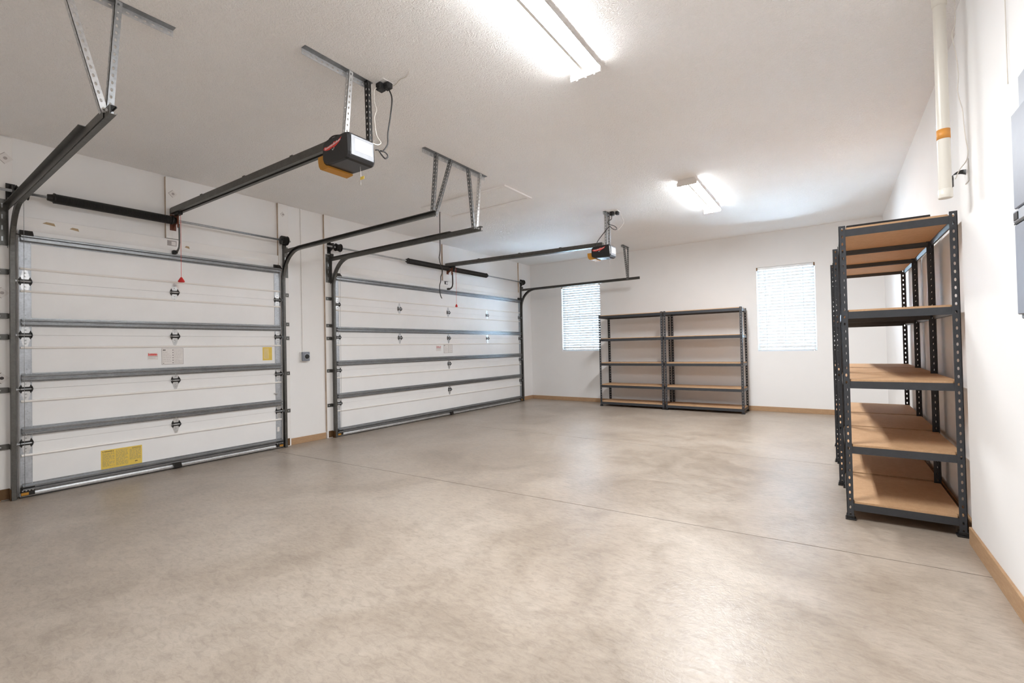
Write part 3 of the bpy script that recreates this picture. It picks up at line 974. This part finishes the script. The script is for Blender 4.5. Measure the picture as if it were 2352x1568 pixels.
# ================================================================== OPENERS
def opener(y, label, variant):
    t = thing('door_opener', (3.3, y, 2.60), label, 'door opener', 'garage door openers')
    z0, z1 = 2.905, 2.832
    xa, xb = 0.075, 3.30
    def zr(x):
        return z0 + (z1 - z0) * (x - xa) / (xb - xa)
    # inverted-T rail
    rings = []
    for x in (xa, xb):
        z = zr(x)
        pts = [(-0.034, 0.030), (0.034, 0.030), (0.034, -0.026), (0.040, -0.030), (0.040, -0.036), (0.012, -0.036), (0.012, -0.022), (-0.012, -0.022), (-0.012, -0.036), (-0.040, -0.036), (-0.040, -0.030), (-0.034, -0.026)]
        rings.append([(x, y + a, z + b_) for a, b_ in pts])
    rail = build('rail', MB().loft(rings), 'track', t)
    for xx in (0.85, 1.75, 2.55):
        build('rail_clip', MB().box(xx, xx + 0.04, y - 0.038, y + 0.038, zr(xx) + 0.024, zr(xx) + 0.038, 0.003), 'track', rail)
    # header bracket
    build('header_bracket', MB().box(0.036, 0.085, y - 0.030, y + 0.030, 2.875, 2.935, 0.003), 'track', t)
    # trolley and arm
    tr = build('trolley', MB().box(0.14, 0.26, y - 0.022, y + 0.022, 2.835, 2.885, 0.005), 'blackm', t)
    yk = y
    arm = MB()
    path = [(0.185, yk, 2.860), (0.188, yk, 2.75)]
    build('arm_upper', MB().box(0.170, 0.200, yk - 0.004, yk + 0.004, 2.70, 2.865, 0.001), 'rust', t)
    pts = [(0.186, 2.74), (0.190, 2.62), (0.190, 2.53), (0.176, 2.478), (0.140, 2.448), (0.105, 2.438)]
    rings = []
    for i, (x, z) in enumerate(pts):
        j0, j1 = max(0, i - 1), min(len(pts) - 1, i + 1)
        d = Vector((pts[j1][0] - pts[j0][0], 0, pts[j1][1] - pts[j0][1])).normalized()
        n = Vector((d.z, 0, -d.x))
        c = Vector((x, yk + 0.006, z))
        rings.append([c + n * 0.016, c - n * 0.016, c - n * 0.016 + Vector((0, 0.006, 0)), c + n * 0.016 + Vector((0, 0.006, 0))])
    build('arm_lower', MB().loft(rings), 'track', t)
    build('door_bracket', MB().box(XF + 0.0005, 0.112, yk - 0.022, yk + 0.022, 2.420, 2.456, 0.004), 'blackm', t)
    # release cord and handle
    hx = 0.200 if variant == 0 else 0.265
    build('release_cord', MB().cyl((hx, y + 0.02, 2.840), (hx, y + 0.02, 2.13), 0.0022, 6), 'redink', t)
    hd = MB().lathe([(0, 0.006), (0.012, 0.014), (0.040, 0.030), (0.050, 0.033), (0.058, 0.028), (0.060, 0.004)], (hx, y + 0.02, 2.145), (0, 0, -1), 14)
    if variant == 1:
        hd = MB().lathe([(0, 0.005), (0.010, 0.010), (0.035, 0.022), (0.055, 0.022), (0.060, 0.004)], (hx, y + 0.02, 2.135), (0, 0, -1), 14)
    build('release_handle', hd, 'red', t, True)
    # motor housing (profile in x-z, extruded along y), rounded lower corners
    ya, yb = y - 0.140, y + 0.085
    prof = [(3.165, 2.660), (3.175, 2.640), (3.195, 2.625), (3.225, 2.612), (3.440, 2.604), (3.462, 2.610), (3.474, 2.628), (3.478, 2.650), (3.470, 2.770), (3.462, 2.788), (3.445, 2.795), (3.225, 2.795), (3.195, 2.788), (3.172, 2.768), (3.165, 2.745)]
    ins = []
    cx, cz = 3.32, 2.70
    for k in (0.93, 1.0):
        ins.append([(cx + (x - cx) * k, cz + (z - cz) * k) for x, z in prof])
    rings = [[(x, ya, z) for x, z in ins[0]], [(x, ya + 0.014, z) for x, z in ins[1]], [(x, yb - 0.014, z) for x, z in ins[1]], [(x, yb, z) for x, z in ins[0]]]
    mo = build('motor_housing', MB().loft(rings), 'black', t)
    build('end_plate', MB().box(3.4765, 3.481, ya + 0.018, yb - 0.018, 2.632, 2.772, 0.002), 'grey', mo)
    # amber light lens wrapping the door-side bottom corner
    lp = [(3.098, 2.700), (3.100, 2.660), (3.108, 2.628), (3.124, 2.606), (3.150, 2.594), (3.225, 2.598), (3.225, 2.611), (3.195, 2.622), (3.172, 2.640), (3.164, 2.700)]
    rings = [[(x, ya + 0.010, z) for x, z in lp], [(x, yb - 0.010, z) for x, z in lp]]
    build('light_lens', MB().loft(rings), 'amber', mo)
    # logo on the face towards the near side
    yl = ya - 0.0003
    lg = MB()
    lg.prism([(3.185, yl, 2.728), (3.210, yl, 2.716), (3.255, yl, 2.712), (3.292, yl, 2.722), (3.305, yl, 2.716), (3.330, yl, 2.722), (3.375, yl, 2.742), (3.398, yl, 2.770), (3.350, yl, 2.752), (3.312, yl, 2.757), (3.300, yl, 2.748), (3.240, yl, 2.738), (3.195, yl, 2.743)], (0, -0.0015, 0))
    lo = build('logo_emblem', lg, 'redink', mo)
    lw = MB()
    x = 3.203
    while x < 3.378:
        u = (x - 3.203) / 0.175
        zz = 2.722 + 0.012 * u * u + 0.014 * u
        tall = random.choice((0.010, 0.010, 0.012, 0.016))
        kind = random.randrange(3)
        for q in range(2):
            xq = x + q * 0.0055
            lw.prism([(xq, yl - 0.0015, zz), (xq + 0.0026, yl - 0.0015, zz), (xq + 0.0056, yl - 0.0015, zz + tall), (xq + 0.003, yl - 0.0015, zz + tall)], (0, -0.0006, 0))
            if kind == 0:
                break
        if kind:
            zb = zz + (0.0 if kind == 1 else tall * 0.45)
            lw.prism([(x + 0.001, yl - 0.0015, zb), (x + 0.008, yl - 0.0015, zb), (x + 0.008, yl - 0.0015, zb + 0.0028), (x + 0.001, yl - 0.0015, zb + 0.0028)], (0, -0.0006, 0))
        x += 0.013 if kind else 0.0075
    build('logo_lettering', lw, 'paper', lo)
    tail = MB()
    tail.prism([(3.284, yl, 2.712), (3.296, yl, 2.698), (3.318, yl, 2.714), (3.312, yl, 2.716), (3.298, yl, 2.704), (3.290, yl, 2.712)], (0, -0.0015, 0))
    build('logo_tail', tail, 'galv_lt', lo)
    # rating label
    rl = build('rating_label', MB().box(3.481, 3.4818, ya + 0.048, yb - 0.032, 2.668, 2.752), 'label_paper', mo)
    tx = MB()
    text_rows(tx, 3.4818, ya + 0.055, yb - 0.040, 2.672, 2.748, 6, 0.0022)
    build('small_print', tx, 'ink_lt', rl)
    # antenna wire under the motor
    build('antenna_wire', MB().tube([(3.40, y + 0.01, 2.608), (3.402, y + 0.012, 2.54), (3.405, y + 0.008, 2.50), (3.402, y + 0.012, 2.47)], 0.0016, 6, 4), 'ink_lt', t)
    if variant == 0:
        build('yellow_flag', MB().box(3.404, 3.446, y + 0.006, y + 0.008, 2.505, 2.527), 'yellow', t)
    return t

op1 = opener(Y1, 'black door opener with amber light lens, hung over the narrow garage door', 0)
op2 = opener(6.60, 'black door opener with amber light lens, hung over the wide garage door', 1)

# ------------------------------------------------------------------ hangers of perforated angle
def hanger(label, ceil, straps, nm='ceiling_hanger'):
    (x, ya, yb) = ceil
    t = thing(nm, (x, (ya + yb) / 2, H), label, 'hanger', 'perforated steel hangers')
    a = MB().strip((x, ya, H - 0.004), (0, 1, 0), (0, 0, -1), (-1, 0, 0), yb - ya, 0.040, 0.003, 0.042, 0.018, 0.011)
    ca = build('ceiling_angle', a, 'galv_lt', t)
    build('angle_flange', MB().box(x - 0.003, x + 0.040, ya, yb, H - 0.0038, H - 0.0005), 'galv_dk', ca)  # darker steel copy paints shade onto the downward face
    for (p0, p1, v1, v2, mt) in straps:
        s = MB().angle(p0, p1, v1, v2, 0.034, 0.034, 0.0028, 0.042, 0.020, 0.012)
        build('strap', s, mt, t)
    return t
YT = [Y1 - HALF1 - 0.055, Y1 + HALF1 + 0.045, Y2 - HALF2 - 0.045, Y2 + HALF2 + 0.045]
zt_ = ZH + 0.012
hanger('perforated steel angle bracket holding up the near track of the narrow door', (2.82, 0.45, 1.150),
       [((2.862, 0.62, H - 0.01), (2.862, YT[0] - 0.02, zt_ - 0.02), (0, 1, 0), (-1, 0, 0), 'galv_lt'),
        ((2.862, 0.855, H - 0.004), (2.862, YT[0] + 0.0 , zt_ - 0.02), (0, 1, 0), (-1, 0, 0), 'galv')])
hanger('perforated steel angle bracket shared by the two tracks between the garage doors', (2.815, 3.285, 4.300),
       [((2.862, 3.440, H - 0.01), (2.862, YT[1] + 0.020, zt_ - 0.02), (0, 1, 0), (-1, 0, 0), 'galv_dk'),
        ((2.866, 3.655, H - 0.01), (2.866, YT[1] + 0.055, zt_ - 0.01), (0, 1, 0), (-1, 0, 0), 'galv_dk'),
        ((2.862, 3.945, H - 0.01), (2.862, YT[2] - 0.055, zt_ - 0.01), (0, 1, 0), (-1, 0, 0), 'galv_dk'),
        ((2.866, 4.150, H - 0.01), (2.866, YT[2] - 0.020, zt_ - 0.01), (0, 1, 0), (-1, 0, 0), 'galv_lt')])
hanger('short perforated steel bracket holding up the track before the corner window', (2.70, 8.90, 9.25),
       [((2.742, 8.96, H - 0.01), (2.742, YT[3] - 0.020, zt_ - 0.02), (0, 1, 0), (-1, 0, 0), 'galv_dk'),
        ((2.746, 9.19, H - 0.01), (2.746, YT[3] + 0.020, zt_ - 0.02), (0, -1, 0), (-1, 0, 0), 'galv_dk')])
hanger('perforated steel bracket carrying the opener of the narrow garage door', (3.305, 1.715, 2.262),
       [((3.350, 2.050, H - 0.005), (3.350, 2.000, 2.790), (0, 1, 0), (-1, 0, 0), 'galv_lt'),
        ((3.350, 2.205, H - 0.005), (3.350, 2.215, 2.790), (0, 1, 0), (-1, 0, 0), 'blackm')])
hanger('perforated steel bracket carrying the opener of the wide garage door', (3.36, 6.50, 6.74),
       [((3.395, 6.535, H - 0.005), (3.395, 6.535, 2.790), (0, 1, 0), (-1, 0, 0), 'galv'),
        ((3.395, 6.655, H - 0.005), (3.395, 6.655, 2.790), (0, 1, 0), (-1, 0, 0), 'galv')])

# ------------------------------------------------------------------ outlets and cords at the openers
ot = thing('ceiling_outlet', (3.41, 2.315, H), 'black plug box on the ceiling beside the near opener bracket', 'outlet', 'ceiling outlets')
build('cover_plate', MB().box(3.36, 3.46, 2.268, 2.362, H - 0.006, H, 0.002), 'white', ot)
build('plug_body', MB().box(3.363, 3.420, 2.268, 2.330, H - 0.062, H - 0.006, 0.008), 'black', ot)
build('plug_body', MB().box(3.405, 3.470, 2.300, 2.352, H - 0.052, H - 0.006, 0.008), 'black', ot)
ot2 = thing('ceiling_outlet', (3.50, 6.62, H), 'black plug box on the ceiling above the far opener', 'outlet', 'ceiling outlets')
build('cover_plate', MB().box(3.43, 3.56, 6.55, 6.68, H - 0.006, H, 0.002), 'white', ot2)
build('plug_body', MB().box(3.435, 3.495, 6.560, 6.625, H - 0.065, H - 0.006, 0.008), 'black', ot2)
build('plug_body', MB().box(3.505, 3.555, 6.60, 6.665, H - 0.055, H - 0.006, 0.008), 'black', ot2)

c = MB().tube([(3.440, 2.335, H - 0.05), (3.455, 2.350, H - 0.12), (3.440, 2.345, H - 0.25), (3.420, 2.335, H - 0.38), (3.415, 2.335, H - 0.46), (3.408, 2.300, 2.79), (3.435, 2.255, 2.765),
                (3.455, 2.235, 2.752), (3.470, 2.262, 2.748), (3.475, 2.285, 2.725), (3.472, 2.262, 2.700), (3.480, 2.222, 2.712), (3.484, 2.190, 2.735), (3.478, 2.168, 2.730)], 0.0052, 8, 6)
tag(build('power_cord', c, 'cord', None, True), 'black power cord looping from the ceiling plug to the near opener', 'cord')
c = MB().tube([(3.36, 2.0, 2.803), (3.33, 1.985, 2.812), (3.26, 1.975, 2.822), (3.19, 1.985, 2.818), (3.15, 1.99, 2.79), (3.145, 1.995, 2.745)], 0.0052, 8, 5)
build('bell_wire', c, 'cord', op1, True)
c = MB().tube([(3.46, 6.59, H - 0.06), (3.455, 6.585, H - 0.12), (3.425, 6.555, H - 0.14), (3.415, 6.535, H - 0.175), (3.440, 6.54, H - 0.205), (3.47, 6.57, H - 0.215), (3.505, 6.60, H - 0.235), (3.525, 6.62, H - 0.265), (3.505, 6.60, H - 0.285), (3.47, 6.57, H - 0.265), (3.435, 6.545, H - 0.235),
                (3.36, 6.52, H - 0.32), (3.27, 6.50, H - 0.43), (3.225, 6.49, 2.80)], 0.0055, 8, 5)
tag(build('power_cord', c, 'cord', None, True), 'black power cord bundled below the far ceiling plug', 'cord')
c = MB().tube([(3.675, 2.325, H - 0.002), (3.62, 2.345, H - 0.012), (3.55, 2.350, H - 0.006), (3.49, 2.365, H - 0.010), (3.44, 2.368, H - 0.010), (3.39, 2.300, H - 0.045), (3.375, 2.255, H - 0.06), (3.374, 2.250, H - 0.16), (3.385, 2.260, H - 0.22), (3.372, 2.250, H - 0.28), (3.380, 2.255, 2.92), (3.39, 2.262, 2.88), (3.425, 2.262, 2.83), (3.430, 2.225, 2.80), (3.425, 2.180, 2.802)], 0.0035, 6, 6)
tag(build('low_voltage_wire', c, 'wire', None, True), 'cream wire stapled to the ceiling and dangling beside the near opener', 'wire')
c = MB().tube([(3.56, 6.66, H - 0.004), (3.575, 6.68, H - 0.05), (3.585, 6.70, H - 0.10), (3.60, 6.72, H - 0.16), (3.57, 6.70, H - 0.22), (3.52, 6.67, H - 0.28)], 0.0026, 6, 5)
tag(build('low_voltage_wire', c, 'wire', None, True), 'thin cream wire dangling beside the far opener', 'wire')

# ------------------------------------------------------------------ attic hatch and pull cord
hx0, hx1, hy0, hy1 = 1.385, 2.860, 4.645, 5.280
ht = thing('attic_hatch', ((hx0 + hx1) / 2, (hy0 + hy1) / 2, H), 'flat white attic hatch panel with trim set in the ceiling', 'hatch')
build('hatch_panel', MB().box(hx0 + 0.05, hx1 - 0.05, hy0 + 0.05, hy1 - 0.05, H - 0.008, H, 0.001), 'ceiling', ht)
for (a, b_, c_, d_) in ((hx0, hx0 + 0.045, hy0, hy1), (hx1 - 0.045, hx1, hy0, hy1), (hx0 + 0.0455, hx1 - 0.0455, hy0, hy0 + 0.045), (hx0 + 0.0455, hx1 - 0.0455, hy1 - 0.045, hy1)):
    build('trim_strip', MB().box(a, b_, c_, d_, H - 0.018, H, 0.003), 'board', ht)
c = MB().tube([(1.450, 4.962, H - 0.004), (1.450, 4.958, 3.10), (1.449, 4.955, 2.90), (1.451, 4.950, 2.72), (1.448, 4.932, 2.63), (1.452, 4.935, 2.58), (1.450, 4.965, 2.50), (1.452, 4.988, 2.445), (1.449, 4.985, 2.40), (1.450, 4.955, 2.34), (1.452, 4.950, 2.28), (1.449, 4.930, 2.21), (1.451, 4.928, 2.14), (1.450, 4.942, 2.07), (1.449, 4.970, 2.025)], 0.0062, 8, 5)
tag(build('pull_cord', c, 'cord', None, True), 'wavy black cord hanging from the attic hatch before the wide door', 'cord')

# ------------------------------------------------------------------ wall switch with raceway
sw = thing('wall_button', (0.02, 3.665, 1.146), 'grey wall button box with black dial between the garage doors', 'switch')
build('back_box', MB().box(0.0, 0.028, 3.598, 3.690, 1.150, 1.278, 0.004), 'white', sw)
build('cover', MB().box(0.0285, 0.060, 3.606, 3.718, 1.150, 1.278, 0.006), 'panel', sw)
build('dial_ring', MB().lathe([(0, 0.044), (0.006, 0.044), (0.008, 0.040)], (0.060, 3.668, 1.214), (1, 0, 0), 20), 'panel_lt', sw)
build('dial', MB().lathe([(0, 0.032), (0.012, 0.030), (0.015, 0.024)], (0.068, 3.668, 1.214), (1, 0, 0), 20), 'black', sw)
rc = MB().box(0.0, 0.016, 3.632, 3.652, 1.280, H - 0.001, 0.003)
tag(build('wire_raceway', rc, 'board'), 'slim white raceway running from the ceiling to the grey wall button', 'raceway')

# ------------------------------------------------------------------ paper and plastic markers on the jambs
def diamond(y, z, r, x, label, mat='paper', mark='ink_lt'):
    t = thing('diamond_marker', (x, y, z - r), label, 'marker', 'diamond markers on the painted boards')
    build('plate', MB().prism([(x, y - r, z), (x, y, z - r), (x, y + r, z), (x, y, z + r)], (0.0025, 0, 0)), mat, t)
    build('plate_edge', MB().prism([(x + 0.0025, y - r, z), (x + 0.0025, y, z + r), (x + 0.0025, y, z + r - 0.006), (x + 0.0025, y - r + 0.006, z)], (0.0004, 0, 0)).prism([(x + 0.0025, y - r, z), (x + 0.0025, y - r + 0.006, z), (x + 0.0025, y, z - r + 0.006), (x + 0.0025, y, z - r)], (0.0004, 0, 0)), mark, t)
    build('print_mark', MB().lathe([(0, 0.014), (0.0006, 0.014), (0.0006, 0.008)], (x + 0.0025, y + 0.004, z), (1, 0, 0), 12), mark, t)
    return t
diamond(0.790, 3.100, 0.055, 0.025, 'diamond marker near the ceiling on the board beside the narrow door')
diamond(0.765, 1.870, 0.052, 0.025, 'diamond marker at head height on the board beside the narrow door', 'paper', 'ink_lt')
diamond(0.760, 1.100, 0.052, 0.025, 'diamond marker with a dark spot, lowest on the board beside the narrow door', 'paper', 'ink')
diamond(2.085, 3.110, 0.045, 0.035, 'diamond marker on the pad board over the narrow door')
diamond(3.365, 3.165, 0.035, 0.035, 'diamond marker on the far jamb board of the narrow door')
t = thing('paper_label', (0.025, 0.76, 2.325), 'small oblong paper label on the board near the narrow door track', 'label')
build('sheet', MB().box(0.025, 0.0265, 0.715, 0.795, 2.325, 2.390), 'paper', t)
build('print_mark', MB().lathe([(0, 0.020), (0.0006, 0.020), (0.0006, 0.014)], (0.0265, 0.757, 2.357), (1, 0, 0), 14), 'ink_lt', t)
for (y0, z0, lab) in ((2.030, 2.545, 'grey printed label on the header over the narrow door'), (6.55, 2.560, 'dark printed label on the header over the wide door')):
    t = thing('header_label', (0.031, y0 + 0.04, z0 - 0.02), lab, 'label')
    build('sheet', MB().box(0.0302, 0.0315, y0, y0 + 0.09, z0 - 0.03, z0 + 0.03), 'ink_lt' if y0 < 5 else 'ink', t)
    build('window_box', MB().box(0.0315, 0.0322, y0 + 0.04, y0 + 0.082, z0 - 0.022, z0 + 0.020), 'paper', t)

# ================================================================== RACKS
def rack(x0, x1, y0, y1, hgt, levels, long_axis, label, group, pitch=0.052):
    """boltless rack. Posts at the corners, four beams and a board per level."""
    t = thing('shelving_rack', ((x0 + x1) / 2, (y0 + y1) / 2, 0), label, 'rack', group)
    pw, tk = 0.040, 0.003
    key = ('post', hgt)
    for (cx, sx) in ((x0, 1), (x1, -1)):
        for (cy, sy) in ((y0, 1), (y1, -1)):
            k2 = (hgt, sx, sy)
            if k2 not in POSTS:
                mb = MB().angle((0, 0, 0.012), (0, 0, hgt), (sx, 0, 0), (0, sy, 0), pw, pw, tk, pitch, 0.023, 0.0115)
                ft = MB().box(min(-sx * 0.010, sx * 0.052), max(-sx * 0.010, sx * 0.052), min(-sy * 0.010, sy * 0.052), max(-sy * 0.010, sy * 0.052), 0, 0.012, 0.002)
                ft.box(min(-sx * 0.005, sx * 0.044), max(-sx * 0.005, sx * 0.044), min(-sy * 0.005, sy * 0.044), max(-sy * 0.005, sy * 0.044), 0.012, 0.034, 0.003)
                POSTS[k2] = (mesh_of(mb, 'post', 'char', (0, 0, 0)), mesh_of(ft, 'foot_cap', 'black', (0, 0, 0)))
            pm, fm = POSTS[k2]
            p = place('post', pm, (cx, cy, 0), t)
            place('foot_cap', fm, (cx, cy, 0), p)
    bh = 0.050
    for z in levels:
        # beams: slim channel profile just inside the posts
        for cy, sy in ((y0, 1), (y1, -1)):
            yb = cy + sy * 0.0035
            pts = [(x0 + 0.032, yb, z - bh), (x0 + 0.032, yb, z), (x0 + 0.032, yb + sy * 0.004, z), (x0 + 0.032, yb + sy * 0.004, z - 0.018), (x0 + 0.032, yb + sy * 0.020, z - 0.018), (x0 + 0.032, yb + sy * 0.020, z - 0.021), (x0 + 0.032, yb + sy * 0.007, z - bh + 0.004), (x0 + 0.032, yb + sy * 0.007, z - bh)]
            build('beam', MB().prism(pts, (x1 - x0 - 0.064, 0, 0)), 'char', t)
        for cx, sx in ((x0, 1), (x1, -1)):
            xb = cx + sx * 0.0035
            pts = [(xb, y0 + 0.032, z - bh), (xb, y0 + 0.032, z), (xb + sx * 0.004, y0 + 0.032, z), (xb + sx * 0.004, y0 + 0.032, z - 0.018), (xb + sx * 0.020, y0 + 0.032, z - 0.018), (xb + sx * 0.020, y0 + 0.032, z - 0.021), (xb + sx * 0.007, y0 + 0.032, z - bh + 0.004), (xb + sx * 0.007, y0 + 0.032, z - bh)]
            build('beam', MB().prism(pts, (0, y1 - y0 - 0.064, 0)), 'char', t)
        # board with notched corners resting in the beams, standing a little proud
        a, b_ = 0.009, 0.045
        poly = [(x0 + b_, y0 + a), (x1 - b_, y0 + a), (x1 - b_, y0 + b_), (x1 - a, y0 + b_), (x1 - a, y1 - b_), (x1 - b_, y1 - b_), (x1 - b_, y1 - a), (x0 + b_, y1 - a), (x0 + b_, y1 - b_), (x0 + a, y1 - b_), (x0 + a, y0 + b_), (x0 + b_, y0 + b_)]
        build('shelf_board', MB().prism([(x, y, z - 0.0175) for x, y in poly], (0, 0, 0.0315)), 'mdf', t)
    return t
POSTS = {}
LEV_R = [0.118, 0.522, 0.986, 1.482, 2.072]
rack(6.215, 6.840, 4.070, 4.960, 2.100, LEV_R, 'y', 'charcoal rack with tan boards, standing by the wall jog and baseboard end', 'racks along the side wall')
rack(6.180, 6.850, 4.990, 5.900, 2.090, LEV_R, 'y', 'charcoal rack with tan boards, middle one of three along the side wall', 'racks along the side wall')
rack(6.160, 6.858, 5.930, 6.850, 2.080, LEV_R, 'y', 'charcoal rack with tan boards, last of three along the side wall towards the window', 'racks along the side wall')
LEV_B = [0.092, 0.445, 0.905, 1.420, 1.905]
YBA, YBB = 9.085, 9.600
rack(2.085, 3.431, YBA, YBB, 1.925, LEV_B, 'x', 'low charcoal rack with tan boards beside the corner window on the end wall', 'racks along the end wall')
rack(3.455, 4.845, YBA - 0.01, YBB, 1.925, LEV_B, 'x', 'low charcoal rack with tan boards in the middle of the end wall', 'racks along the end wall')
# black panel lying on the top shelf of the nearest side rack
zz = LEV_R[-1] + 0.0145
tag(build('flat_panel', MB().box(6.262, 6.720, 4.14, 4.90, zz, zz + 0.026, 0.003), 'black'), 'thin black panel lying flat on the top shelf by the wall jog', 'panel')

# ================================================================== RIGHT WALL FITTINGS
# hanging PVC pipe
px, py, pr = 6.722, 3.650, 0.0295
t = thing('pvc_pipe', (px, py, 2.10), 'cream plastic pipe with an orange band hanging from the ceiling by the wall', 'pipe')
build('pipe_body', MB().lathe([(0, pr - 0.006), (0, pr - 0.001), (0.003, pr), (1.195, pr), (1.205, pr)], (px, py, 2.10), (0, 0, 1), 28), 'pvc', t, True)
build('end_cap', MB().lathe([(0.0, pr - 0.004), (0, pr + 0.001), (0.004, pr + 0.0035), (0.050, pr + 0.0035), (0.053, pr + 0.0005)], (px, py, 2.095), (0, 0, 1), 28), 'pvc', t, True)
build('coupling', MB().lathe([(0, pr + 0.0005), (0.002, pr + 0.005), (0.085, pr + 0.005), (0.088, pr)], (px, py, 3.222), (0, 0, 1), 28), 'pvc', t, True)
build('orange_band', MB().lathe([(0, pr), (0, pr + 0.0012), (0.056, pr + 0.0012), (0.056, pr)], (px, py, 2.440), (0, 0, 1), 28), 'orange', t, True)
# black strap from wall plate to pipe
t = thing('pipe_strap', (6.83, 3.78, 2.19), 'black strap reaching from a white wall plate to the cream pipe', 'strap')
build('wall_plate', MB().box(W_NEAR - 0.006, W_NEAR, 3.735, 3.815, 2.195, 2.330, 0.002), 'white', t)
mb = MB()
pts = [(6.834, 3.78, 2.262), (6.815, 3.785, 2.268), (6.790, 3.775, 2.262), (6.770, 3.745, 2.245), (6.765, 3.712, 2.215), (6.763, 3.700, 2.165)]
pts = [Vector(p) for p in pts]
rings = []
for i, p in enumerate(catmull(pts, 4)):
    f = min(1, i / 12)
    wz = Vector((0, 0.0, 0.016)) * (1 - f) + Vector((0.006, 0.012, 0.006)) * f
    nn = Vector((0, 0.003, 0))
    rings.append([p - wz - nn, p + wz - nn, p + wz + nn, p - wz + nn])
build('strap_band', MB().loft(rings), 'black', t)
c = MB().tube([(6.775, 3.600, H - 0.002), (6.782, 3.605, 3.10), (6.768, 3.62, 3.02), (6.780, 3.61, 2.90), (6.785, 3.60, 2.78), (6.782, 3.61, 2.68), (6.800, 3.62, 2.58), (6.806, 3.63, 2.50), (6.815, 3.65, 2.42), (6.828, 3.68, 2.36), (6.826, 3.71, 2.31), (6.800, 3.735, 2.27), (6.778, 3.72, 2.215)], 0.0024, 6, 5)
tag(build('dangling_wire', c, 'wire', None, True), 'thin cream wire dangling down beside the cream pipe', 'wire')
c = MB().tube([(6.834, 2.955, H - 0.002), (6.832, 2.955, 3.00), (6.834, 2.965, 2.70), (6.832, 2.958, 2.55), (6.833, 2.960, 2.41)], 0.0020, 6, 4)
tag(build('dangling_wire', c, 'wire', None, True), 'thin wire end hanging on the white wall over the grey panel', 'wire')

# electrical panel
t = thing('electrical_panel', (6.79, 2.30, 1.18), 'grey electrical panel box mounted on the white side wall', 'electrical panel')
ye = 2.525
build('top_trough', MB().box(6.760, W_NEAR, 2.04, ye, 2.128, 2.262, 0.003), 'panel_lt', t)
mc = build('cabinet', MB().box(6.748, W_NEAR, 2.02, ye, 1.345, 2.120, 0.004), 'panel', t)
build('upper_door', MB().box(6.738, 6.748, 2.03, ye - 0.001, 1.760, 2.118, 0.003), 'panel', mc)
build('lower_door', MB().box(6.738, 6.748, 2.03, ye - 0.001, 1.362, 1.700, 0.003), 'panel', mc)
lt = build('latch', MB().box(6.734, 6.748, 2.38, ye - 0.003, 1.707, 1.752, 0.004), 'panel_lt', mc)
build('latch_button', MB().box(6.731, 6.734, 2.46, 2.505, 1.714, 1.742, 0.001), 'black', lt)
build('seam_shadow_strip', MB().box(6.736, 6.748, 2.03, ye - 0.004, 1.7005, 1.7065), 'black', mc)
lo = build('lower_box', MB().box(6.752, W_NEAR, 2.04, ye - 0.006, 1.180, 1.343, 0.003), 'panel_lt', t)
build('knockout', MB().lathe([(0, 0.010), (0.003, 0.010), (0.004, 0.004)], (6.752, 2.49, 1.255), (-1, 0, 0), 12), 'blackm', lo)
